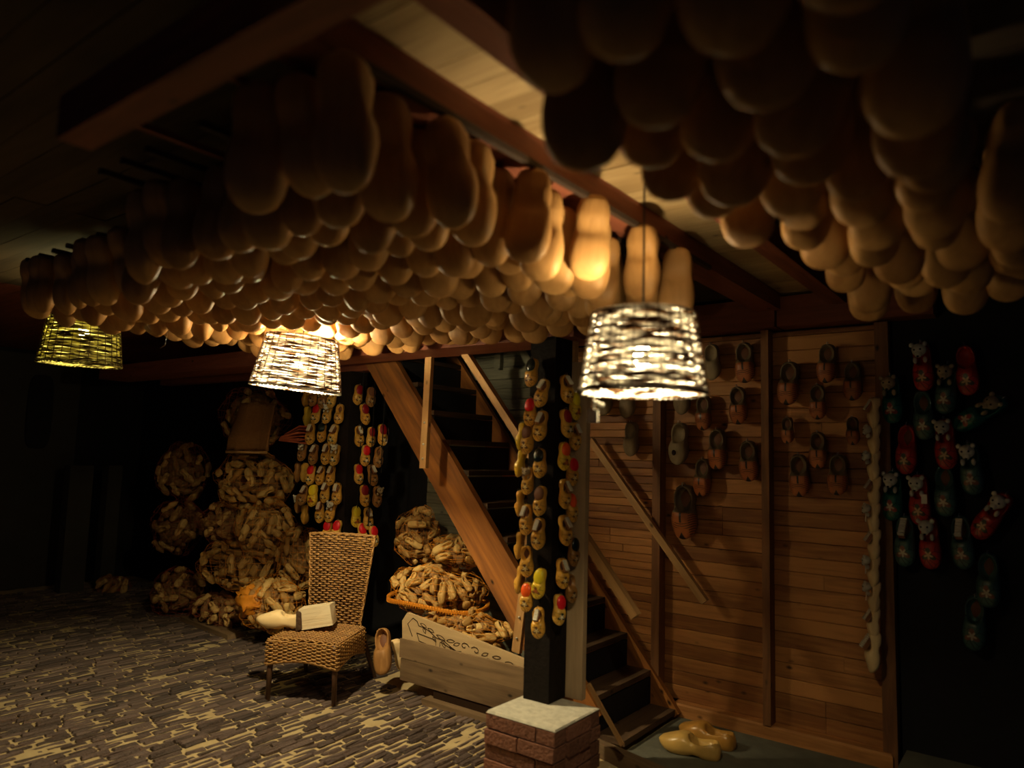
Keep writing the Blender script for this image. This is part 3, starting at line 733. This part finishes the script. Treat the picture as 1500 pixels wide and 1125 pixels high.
cnt = {}
for px, py, c, a in rc:
    k = (c, a); i = cnt.get(k, 0); cnt[k] = i + 1
    tl = {(1437, 608): -1.0, (1455, 757): -.55}.get((px, py), random.uniform(-.08, .08))
    place_clog('painted_clog', ME[c], aty(px, py, 4.46), .27, Vector((-.15, -1, .12)), tl, a, '%s %s clog %s on the dark right wall' % (ORD[i], cn[c], an[a]), 'clog', 'painted clogs on the dark right wall')

# ================================================================== STAIRS
SY = 3.70
st = thing('staircase', 'steep open wooden staircase between the post and the plank wall', 'stairs', (0, 0, 0))
sl = 1.213
def xs(z, x0): return x0 - z / sl
a1, b1 = aty(574, 597, SY), aty(752, 918, SY); a2 = aty(635, 619, SY)
dirv = (b1 - a1).normalized()
perp = Vector((-dirv.z, 0, dirv.x)); wd = abs((a2 - a1).dot(perp))
mid = lambda p: p + Vector((0, 0, 0))
nn = perp if perp.z > 0 else -perp
s0 = b1 + dirv * ((b1.z - .02) / -dirv.z) + nn * wd / 2; s1 = b1 - dirv * 2.35 + nn * wd / 2
timber('near_stringer', s0, s1, wd, .05, M['stringer'], parent=st)
f0_, f1_ = aty(996, 1045, 4.40), aty(666, 516, 4.40)
dv = (f1_ - f0_).normalized(); nf = Vector((dv.z, 0, -dv.x)); nf = nf if nf.z > 0 else -nf
timber('far_stringer', f0_ - nf * .1, f1_ + dv * .02 - nf * .1, .21, .04, M['stringer'], parent=st)
tb = MB(); tb.box((0, 0, 0), (.21, 4.39 - SY - .02, .032)); TM = mesh_from('tread', tb.V, tb.F, M['tread'])
tb = MB(); tb.box((0, 0, 0), (.012, 4.39 - SY - .03, .16)); RM = mesh_from('riser', tb.V, tb.F, M['black'])
for i in range(12):
    z = .03 + i * .205; o = obj('tread', TM, st); x = -1.98 - i * .205 / sl
    o.location = (x - .21 + .02, SY + .02, z)
    o = obj('riser', RM, st); o.location = (x - .16, SY + .025, z + .035)
timber('handrail', aty(680, 514, 3.5), aty(932, 903, 3.5), .045, .05, M['rail'], 'pale squared handrail on the near side of the stairs', 'handrail')
timber('handrail', aty(866, 645, 4.37), aty(1033, 882, 4.37), .045, .04, M['rail'], 'pale squared handrail fixed to the plank wall', 'handrail')
def bal(a, b, label):
    o = timber('baluster', a, b, .055, .03, M['rail'], label, 'baluster')
    L = (Vector(b) - Vector(a)).length
    for s in (.62, .8, .92):
        mb = MB(); mb.sphere((L * s, -.018, .0), (.008, .006, .008), 8, 5); part('bolt', mb, M['metal'], o, True)
bal(aty(630, 512, 3.48), aty(621, 686, 3.48), 'short pale upright slat hanging in front of the upper stairs')
bal(aty(788, 700, 3.46), aty(757, 955, 3.46), 'long pale slat leaning beside the pedestal post')
timber('thin_lath', aty(862, 1002, 3.5), aty(912, 1092, 3.45), .022, .015, M['rail'], 'thin lath leaning on the lowest stair tread', 'lath')

# ================================================================== PLANK BOX WITH CARVED PANEL
BY = 3.60
bl, tl_, tr = aty(586, 985, BY), aty(580, 928, BY), aty(770, 963, BY)
ang = 0
bx = thing('plank_box', 'long grey-brown wooden plank box on the floor beside the pedestal', 'box', (bl.x, BY, .085))
Lb = -2.33 - bl.x
part('plank', MB().box((-.01, 0, .145), (Lb, .024, .27), None, .003), M['box_wood'], bx)
part('plank', MB().box((.0, .002, .0), (Lb, .026, .143), None, .003), M['box_wood'], bx)
part('plank', MB().box((.0, .026, .0), (.02, .085, .26)), M['box_wood'], bx); part('plank', MB().box((.0, .026, -.0), (Lb, .085, .015)), M['box_wood'], bx)
tag(MB().box((bl.x + .25, BY - .05, -.02), (-2.31, BY + .1, .03), None, .002).build('floor_sill', M['box_wood']), 'low wooden sill under the plank box', 'sill')
tag(MB().box((bl.x + .3, BY + .01, .03), (-2.5, BY + .07, .085)).build('box_gap_shade', M['dark']), 'added dark block standing in for the shadow gap under the plank box', 'board')  # dark strip paints the shadow gap; also props the box
cp = thing('carved_panel', 'pale board with carved scrolls leaning inside the plank box', 'board', (0, 0, 0))
cl, cr, cb = aty(598, 897, BY + .055), aty(775, 968, BY + .055), aty(604, 940, BY + .055)
V = []
pts = [cl + Vector((.0, 0, 0)), cr, cr - Vector((0, 0, .20)), Vector((cl.x - .02, 0, .12)), Vector((cl.x - .045, 0, cl.z - .06))]
for yy in (BY + .045, BY + .07):
    for p in pts: V.append((p.x, yy, p.z))
n = 5; F = [list(range(n)), [n + i for i in reversed(range(n))]] + [[i, n + i, n + (i + 1) % n, (i + 1) % n] for i in range(n)]
o = obj('panel', mesh_from('panel', V, F, M['carved']), cp)
ex = (cr - cl); ex.y = 0; Lp = ex.length; ex.normalize(); ez = Vector((-ex.z, 0, ex.x)); ez = ez if ez.z > 0 else -ez
def C2(u, v): p = cl + ex * u * Lp - ez * v; return Vector((p.x, BY + .044, p.z))
g = MB()
def line(P_, r=.0028): g.tube([C2(*p) for p in P_], r, 4)
line([(.06, .02), (.02, .07), (.075, .14)]); line([(.06, .02), (.10, .03)])
line([(.11, .105), (.28, .10), (.29, .15), (.14, .15), (.11, .105)]); line([(.32, .15), (.32, .10), (.44, .115)]); line([(.47, .14), (.55, .135)])
line([(.10, .03), (.12, .055), (.16, .052), (.22, .062), (.28, .085), (.34, .082), (.40, .10), (.46, .115), (.50, .105)])
def leaf(u, v, an, ln_, wd_):
    ca, sa = math.cos(an), math.sin(an); P_ = []
    for i in range(13):
        t_ = i / 6 if i <= 6 else (12 - i) / 6; sg = 1 if i <= 6 else -1; a_ = ln_ * t_; b_ = sg * wd_ * math.sin(PI * t_)
        P_.append((u + (a_ * ca - b_ * sa), v + (a_ * sa + b_ * ca) * .75))
    line(P_, .0022)
for u, v, an_, l_, w_ in ((.13, .035, .2, .06, .012), (.16, .055, 1.0, .05, .010), (.20, .045, .3, .06, .012), (.25, .085, .8, .05, .01), (.28, .065, .2, .08, .014), (.33, .09, .9, .06, .012), (.37, .075, -.3, .07, .013),
                       (.40, .105, .5, .08, .014), (.43, .085, -.6, .06, .012), (.66, .075, -.6, .06, .012), (.69, .085, .1, .07, .012), (.74, .06, -.3, .07, .012), (.78, .075, .3, .06, .01), (.84, .06, -.2, .06, .01)):
    leaf(u, v, an_, l_, w_)
for cx_, s in ((.52, 1), (.61, -1)):
    line([(cx_ + s * (.004 + .0042 * i) * math.cos(i * .75), .065 + (.004 + .0028 * i) * math.sin(i * .75)) for i in range(9)], .003)
part('carved_lines', g, M['dark'], cp)

# big clogs beside the box
place_clog('large_clog', ME['hang'], aty(564, 957, 3.55), .31, Vector((.35, -.85, .5)), .38, 'hollow', 'large brown clog standing on its toe against the box end', 'clog', down=Vector((-.1, -.1, -1)), hook=False)
place_clog('large_clog', ME['pale'], aty(577, 962, 3.70), .24, Vector((.8, .9, .3)), .2, None, 'pale clog standing half hidden between grey clog and box', 'clog', down=Vector((-.05, 0, -1)), hook=False)
# pair on the concrete
for me, (px, py), lb in (('glaze', (1010, 1106), 'front pale yellow clog of the pair on the concrete floor'), ('glaze2', (1035, 1090), 'rear orange clog of the pair on the concrete floor')):
    p = atz(px, py, .0); o = obj('floor_clog', ME[me]); hd = Vector((-.78, -.14, 0)).normalized() if me == 'glaze' else Vector((-.85, .05, 0)).normalized()
    hd = -(aty(1060, 1122, 3.9) - aty(965, 1090, 3.9)); hd.z = 0; hd = Vector((-.93, -.12, 0)).normalized() if me == 'glaze' else Vector((-.95, .10, 0)).normalized()
    L = .34; y_ = Vector((0, 0, 1)).cross(hd); m4 = Matrix.Identity(4)
    for i in range(3): m4[i][0], m4[i][1], m4[i][2] = hd[i] * L, y_[i] * L, (0, 0, L)[i]
    org = p - hd * L * .5
    m4[0][3], m4[1][3], m4[2][3] = org.x, org.y, .002
    o.matrix_world = m4 @ Matrix.Diagonal((1, 1.15, 1, 1)); tag(o, lb, 'clog', 'pair of clogs on the concrete'); obj('lining', LIN, o)

# ================================================================== WICKER CHAIR
ch = thing('wicker_chair', 'high-backed woven wicker chair standing on the brick floor', 'chair', (-3.71, 3.15, 0), math.radians(26))
# local: origin at front right leg, x to the sitter's left is negative; seat spans x in [-.46,0], y in [0,.46]
def weave(mb, f, nu, nv, r, amp, seg=4, rx=.6):
    """f(u,v)->(point,normal); nu stakes across, nv rows up"""
    for k in range(nv):
        v = (k + .5) / nv; pts = []
        for i in range(nu * seg + 1):
            u = i / (nu * seg); p, nrm = f(u, v)
            pts.append(p + nrm * amp * math.cos(u * nu * PI + PI * (k % 2)) + Vector((0, 0, random.uniform(-.0006, .0006))))
        mb.tube(pts, r * random.uniform(.85, 1.15), 4, rx)
def fback(u, v):
    wv = .19 + .062 * v ** 1.2; cx = -.23 - .012 * v; x = cx + (u - .5) * 2 * wv; y = .455 + .10 * v - .03 * (1 - (2 * u - 1) ** 2); z = .33 + .68 * v - .012 * (2 * u - 1) ** 2
    return Vector((x, y, z)), Vector((.15 * (1 - 2 * u), -1, .15)).normalized()
mb = MB(); weave(mb, fback, 15, 44, .0078, .0085); part('woven_back', mb, M['wicker'], ch, True)
mb = MB()
for i in range(18): mb.tube([fback(i / 17, v)[0] for v in [j / 8 for j in range(9)]], .004, 5)
part('back_stakes', mb, M['stake'], ch)
mb = MB()
for ph in (0, PI):
    path = [fback(0, v / 20) for v in range(21)] + [fback(u / 20, 1) for u in range(21)] + [fback(1, 1 - v / 20) for v in range(21)]
    mb.tube([p + n_ * .006 * math.cos(i * 1.6 + ph) + Vector((0, 0, .005 * math.sin(i * 1.6 + ph))) for i, (p, n_) in enumerate(path)], .0075, 5)
part('braided_edge', mb, M['wicker'], ch, True)
SZ = .375
def fseat(u, v): return Vector((-.475 + u * .49, -.015 + v * .46, SZ + .012 * math.sin(PI * u) * 1 + .01 * v)), Vector((0, 0, 1))
mb = MB(); weave(mb, fseat, 16, 30, .0075, .007, 4, 1); part('woven_seat', mb, M['wicker'], ch, True)
part('seat_board', MB().box((-.465, -.005, SZ - .03), (.005, .44, SZ - .012)), M['stake'], ch)
def fapr(u, v):
    # wraps front from left to right, then along the right side
    L1, L2 = .49, .44; s = u * (L1 + L2)
    if s < L1: p = Vector((-.475 + s, -.022, 0)); n_ = Vector((0, -1, 0)); q_ = s / L1
    else: p = Vector((.018, -.015 + (s - L1), 0)); n_ = Vector((1, 0, 0)); q_ = (s - L1) / L2
    lo = SZ - .15 + .035 * math.sin(PI * q_); p.z = lo + (SZ + .004 - lo) * v; return p, n_
mb = MB(); weave(mb, fapr, 28, 12, .0068, .008); part('woven_apron', mb, M['wicker'], ch, True)
def fapl(u, v):
    p = Vector((-.48, -.015 + u * .44, 0)); lo = SZ - .15 + .035 * math.sin(PI * u); p.z = lo + (SZ - lo) * v; return p, Vector((-1, 0, 0))
mb = MB(); weave(mb, fapl, 14, 12, .007, .005); part('woven_apron', mb, M['wicker'], ch, True)
mb = MB(); mb.tube([fapr(i / 60, 0)[0] for i in range(61)], .009, 6); part('apron_edge', mb, M['wicker'], ch, True)
for a, b in (((-.45, .0, SZ), (-.452, -.005, 0)), ((-.01, .0, SZ), (.0, -.0, 0)), ((-.02, .43, SZ), (.03, .62, 0)), ((-.44, .43, SZ), (-.49, .60, 0))):
    mb = MB(); mb.tube([a, b], [.021, .015], 8); part('leg', mb, M['legwood'], ch, True)
# half-carved clog on the seat
CS = ch.location
hc = thing('half_carved_clog', 'half carved pale clog with uncut wood block on the wicker chair', 'clog', (0, 0, 0))
a = aty(393, 900, 1); sd = 4.78
A_, B_ = atd(390, 903, 4.90), atd(505, 895, 4.90)
xd = (B_ - A_); xd.z = 0; xd.normalize(); Lc = .34
zb = CS.z + SZ + .030
body = obj('clog_body', ME['pale'], hc)
tx = -xd; m4 = Matrix.Identity(4); y_ = Vector((0, 0, 1)).cross(tx); o0 = A_ + xd * (Lc * .93 - .04)
tilt_m = Matrix.Rotation(math.radians(0), 3, y_)
for i in range(3): m4[i][0], m4[i][1], m4[i][2] = tx[i] * Lc, y_[i] * Lc, (0, 0, Lc)[i]
m4[0][3], m4[1][3], m4[2][3] = o0.x, o0.y, zb
body.matrix_world = m4
def blk(name, s0_, s1_, w0, z0, z1, mat, jit, rot=-.10):
    base = A_ + xd * s0_; m_ = Matrix.Identity(4)
    for i in range(3): m_[i][0], m_[i][1], m_[i][3] = xd[i], Vector((0, 0, 1)).cross(xd)[i], (base.x, base.y, zb)[i]
    m_ = m_ @ Euler((0.0, rot, 0)).to_matrix().to_4x4()
    mb = MB(); mb.box((0, -w0, z0), (s1_ - s0_, w0, z1), None, jit); o = mb.build(name, mat, hc); o.matrix_world = m_; return o
blk('bark_band', .225, .262, .064, .0, .122, M['bark'], .007)
blk('wood_block', .265, .47, .062, .0, .135, M['splitwood'], .006, -.20)
# place it in front part of seat: shift toward rear a little handled by depth

# ================================================================== SACKS AND PILES
def clog_on(pos, L, nrm, label, group, mat='pile', name='sack_clog'):
    t_ = Vector((random.uniform(-1, 1), random.uniform(-1, 1), random.uniform(-1, 1))); t_ = (t_ - nrm * t_.dot(nrm) * .8).normalized()
    n_ = (nrm + Vector((random.uniform(-.9, .9), random.uniform(-.9, .9), random.uniform(-.9, .9)))).normalized()
    o = obj(name, ME[mat]); o.matrix_world = clog_frame(pos, L, n_, t_, 0)
    o['label'] = label; o['category'] = 'clog'; o['group'] = group
    return o
def net(mb, c, r, nu, nv, rr, rad):
    def E_(th, ph):
        d = Vector((math.sin(th) * math.cos(ph), math.sin(th) * math.sin(ph), math.cos(th))); return c + Vector((r.x * d.x, r.y * d.y, r.z * d.z)) * rad(d)
    for j in range(nu):
        pts = [E_(th, ph) for th, ph in [(PI * i / nv, 2 * PI * j / nu + .35 * math.sin(PI * i / nv)) for i in range(1, nv)]]
        mb.tube(pts, rr, 3, cap=False)
    for i in range(2, nv - 1):
        th = PI * i / nv
        mb.tube([E_(th, ph) for ph in [2 * PI * j / nu for j in range(nu)]], rr, 3, closed=True)
ncl = 0
def sack(c, r, label, where, L, spacing, netmat='net', netr=.0016, maxn=60, core='sackcore', netd=(26, 14)):
    global ncl
    c = Vector(c); r = Vector(r) * (1.12 if c.x < -5 else 1.0)
    def rad(d): return 1 + .30 * noise.noise(d * 1.7 + c * 3)
    t = thing('net_sack', label, 'sack', (c.x, c.y, c.z - r.z)); lc = Vector((0, 0, r.z))
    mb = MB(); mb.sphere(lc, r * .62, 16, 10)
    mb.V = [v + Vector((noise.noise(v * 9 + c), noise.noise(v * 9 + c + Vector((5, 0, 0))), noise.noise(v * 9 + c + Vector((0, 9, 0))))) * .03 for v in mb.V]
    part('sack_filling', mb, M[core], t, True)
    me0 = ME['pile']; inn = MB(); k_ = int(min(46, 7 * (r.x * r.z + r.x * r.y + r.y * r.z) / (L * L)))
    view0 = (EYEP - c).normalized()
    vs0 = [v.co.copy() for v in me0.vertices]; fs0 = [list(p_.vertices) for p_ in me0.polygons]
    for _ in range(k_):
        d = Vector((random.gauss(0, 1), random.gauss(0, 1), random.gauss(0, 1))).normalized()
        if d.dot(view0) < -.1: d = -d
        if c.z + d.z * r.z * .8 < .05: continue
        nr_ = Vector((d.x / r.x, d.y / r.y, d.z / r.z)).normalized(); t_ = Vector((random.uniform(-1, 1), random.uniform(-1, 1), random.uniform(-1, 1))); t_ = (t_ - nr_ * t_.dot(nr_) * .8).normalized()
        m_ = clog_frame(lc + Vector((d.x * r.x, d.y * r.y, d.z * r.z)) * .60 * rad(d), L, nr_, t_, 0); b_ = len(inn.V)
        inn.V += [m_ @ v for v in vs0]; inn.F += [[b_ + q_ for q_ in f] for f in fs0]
    oo = part('heaped_clogs', inn, M['pile_shaded'], t, True); oo['kind'] = 'stuff'
    mb = MB(); net(mb, lc, r * 1.07, netd[0], netd[1], netr, rad); part('netting', mb, M[netmat], t)
    view = (EYEP - c).normalized(); pts = []; tries = 0
    while len(pts) < maxn and tries < 1800:
        tries += 1
        d = Vector((random.gauss(0, 1), random.gauss(0, 1), random.gauss(0, 1))).normalized()
        if d.dot(view) < -.1: continue
        p = c + Vector((d.x * r.x, d.y * r.y, d.z * r.z)) * .93 * rad(d)
        if p.z < .04: continue
        nrm = Vector((d.x / r.x, d.y / r.y, d.z / r.z)).normalized()
        fv = noise.noise_vector(p * 3.2) * 2 + Vector((random.uniform(-.45, .45), random.uniform(-.45, .45), random.uniform(-.45, .45)))
        t_ = (fv - nrm * fv.dot(nrm)).normalized(); ok = True
        for (q_, tq) in pts:
            v = p - q_; al = v.dot(t_); sd_ = (v - t_ * al).length; al2 = v.dot(tq); sd2 = (v - tq * al2).length
            if (al / (.80 * L)) ** 2 + (sd_ / (.40 * L)) ** 2 < 1 or (al2 / (.80 * L)) ** 2 + (sd2 / (.40 * L)) ** 2 < 1: ok = False; break
        if not ok: continue
        pts.append((p, t_))
        n_ = (nrm + t_.cross(nrm) * random.uniform(-1.2, 1.2) + nrm * random.uniform(-.5, .3)).normalized()
        tt_ = (t_ + nrm * random.uniform(-.25, .2)).normalized()
        o = obj('sack_clog', ME['pile']); o.matrix_world = clog_frame(p - nrm * L * random.uniform(.06, .2), L * random.uniform(.9, 1.08), n_, tt_ if random.random() < .5 else -tt_, 0, .5)
        tag(o, 'small unpainted wooden clog heaped in the ' + where, 'clog', 'clogs in the ' + where); ncl += 1
# pile under the stairs
SK = [  # px, py, Y-plane, rx, ry, rz, ...
    ((640, 862), 4.05, (.40, .24, .155), 'wide bulging net sack with orange hem, bright, under the stairs', 'wide bright sack under the stairs', .145, .062, 'net', 60),
    ((672, 808), 4.12, (.26, .18, .105), 'slumped net sack lying on top right of the wide bright sack', 'sack on top right under the stairs', .15, .07, 'net', 24),
    ((612, 786), 4.15, (.17, .15, .20), 'upright brown net sack standing on the pile under the stairs', 'upright sack under the stairs', .14, .07, 'net', 28),
    ((675, 920), 3.95, (.42, .14, .11), 'dim net sack at the bottom of the pile behind the carved panel', 'bottom sack behind the carved panel', .15, .075, 'net', 26)]
for (px, py), Y, r, lb, wh, L, sp, nm, mx_ in SK: sack(aty(px, py, Y), r, lb, wh, L, sp, nm, .0013, mx_)
# hem: orange gathered band round the wide sack
c = aty(640, 880, 4.05); mb = MB()
pts = [c + Vector((.43 * math.cos(a), .26 * math.sin(a), .012 * math.sin(3 * a))) for a in [2 * PI * i / 60 for i in range(60)]]
mb.tube(pts, .014, 6, closed=True)
for i in range(120):
    a = 2 * PI * i / 120; p = c + Vector((.442 * math.cos(a), .272 * math.sin(a), .012 * math.sin(3 * a))); mb.tube([p + Vector((0, 0, -.018)), p + Vector((0, 0, .018))], .0035, 3)
tag(mb.build('sack_hem', M['net']), 'gathered orange hem band round the wide bright sack', 'hem')
# left piles
SL = [((398, 885), 6.0, (.26, .2, .19), 'bright net sack of clogs slumped beside the wicker chair', 'bright sack beside the chair', .17, .085, 'net', 30),
      ((440, 815), 6.3, (.18, .15, .22), 'net sack of clogs standing behind the wicker chair back', 'sack behind the chair back', .16, .09, 'net', 16),
      ((350, 825), 6.6, (.37, .24, .19), 'wide net sack low in the tall left stack', 'wide low sack of the left stack', .17, .082, 'net', 40),
      ((388, 775), 6.5, (.25, .2, .22), 'sagging net sack in the middle of the tall left stack', 'sagging middle sack of the left stack', .17, .085, 'net', 30),
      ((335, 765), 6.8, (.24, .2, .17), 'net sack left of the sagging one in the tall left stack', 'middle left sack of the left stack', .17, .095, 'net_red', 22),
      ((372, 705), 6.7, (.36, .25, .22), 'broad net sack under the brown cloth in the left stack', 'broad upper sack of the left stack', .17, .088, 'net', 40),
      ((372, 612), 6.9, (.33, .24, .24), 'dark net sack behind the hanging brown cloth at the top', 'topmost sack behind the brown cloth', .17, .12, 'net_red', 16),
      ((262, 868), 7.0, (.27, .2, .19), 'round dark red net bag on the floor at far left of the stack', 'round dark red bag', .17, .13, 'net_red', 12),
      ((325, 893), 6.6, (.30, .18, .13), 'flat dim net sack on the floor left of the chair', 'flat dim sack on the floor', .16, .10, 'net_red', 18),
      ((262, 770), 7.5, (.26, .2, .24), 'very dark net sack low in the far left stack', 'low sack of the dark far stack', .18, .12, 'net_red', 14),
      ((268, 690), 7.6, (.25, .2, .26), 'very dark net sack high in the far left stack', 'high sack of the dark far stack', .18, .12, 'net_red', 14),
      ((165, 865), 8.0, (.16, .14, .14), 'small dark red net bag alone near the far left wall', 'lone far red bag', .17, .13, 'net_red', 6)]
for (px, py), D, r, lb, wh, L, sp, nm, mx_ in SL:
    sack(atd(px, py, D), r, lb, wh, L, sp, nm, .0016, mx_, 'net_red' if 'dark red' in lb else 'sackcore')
mb = MB(); mb.sphere((0, 0, 0), (.15, .10, .10), 22, 14)
mb.V = [v * (1 + .55 * noise.noise(v * 30)) + noise.noise_vector(v * 16) * .05 for v in mb.V]
tag(mb.build('bunched_net', M['net'], None, True), 'crumpled bright orange netting between the sacks beside the chair', 'net').location = atd(368, 880, 5.95)
# brown sacking draped over the top with a stick hem
c = atd(368, 625, 6.35); t = thing('draped_sacking', 'brown burlap sacking draped over the top of the left stack', 'cloth', c)
V = []; F = []; nx, nz = 14, 12
for i in range(nx + 1):
    for j in range(nz + 1):
        u = i / nx - .5; v = j / nz - .5
        p = r0 * (u * (.33 + .06 * (0.5 - v)) + .05 * v) + Vector((0, 0, v * .42)) + f0 * (.03 * math.sin(u * 9) + .12 * max(0, v) ** 2 * 2 + .02 * math.sin(v * 7))
        V.append(p)
for i in range(nx):
    for j in range(nz): a = i * (nz + 1) + j; F.append([a, a + nz + 1, a + nz + 2, a + 1])
o = obj('cloth', mesh_from('cloth', V, F, M['burlap'], True), t); sm = o.modifiers.new('s', 'SOLIDIFY'); sm.thickness = .012
mb = MB(); mb.tube([r0 * -.20 + Vector((0, 0, -.225)) - f0 * .02, r0 * .16 + Vector((0, 0, -.222)) - f0 * .02], .012, 6); part('stick_hem', mb, M['rail'], t, True)
# narrow board on the floor by the sacks
timber('floor_board', atz(275, 905, .02), atz(345, 932, .02), .04, .14, M['box_wood'], 'weathered board lying on the floor in front of the sacks', 'board', side=Vector((0, 1, 0)))
# loose wire ends
for k, (px, py, d) in enumerate(((243, 497, 3.6), (568, 640, 4.6))):
    a = atd(px, py, d); mb = MB(); mb.tube([a + Vector((0, 0, .06)), a + Vector((.008, 0, .02)), a + Vector((-.004, 0, -.03)), a + r0 * -.025 + Vector((0, 0, -.045))], .0012, 4)
    tag(mb.build('wire_end', M['metal']), ('thin curled wire end below the left clog cluster', 'thin wire end beside the brown stringer')[k], 'wire')
print('hanging', nh, 'pile', ncl, 'bricks', len(bricks))
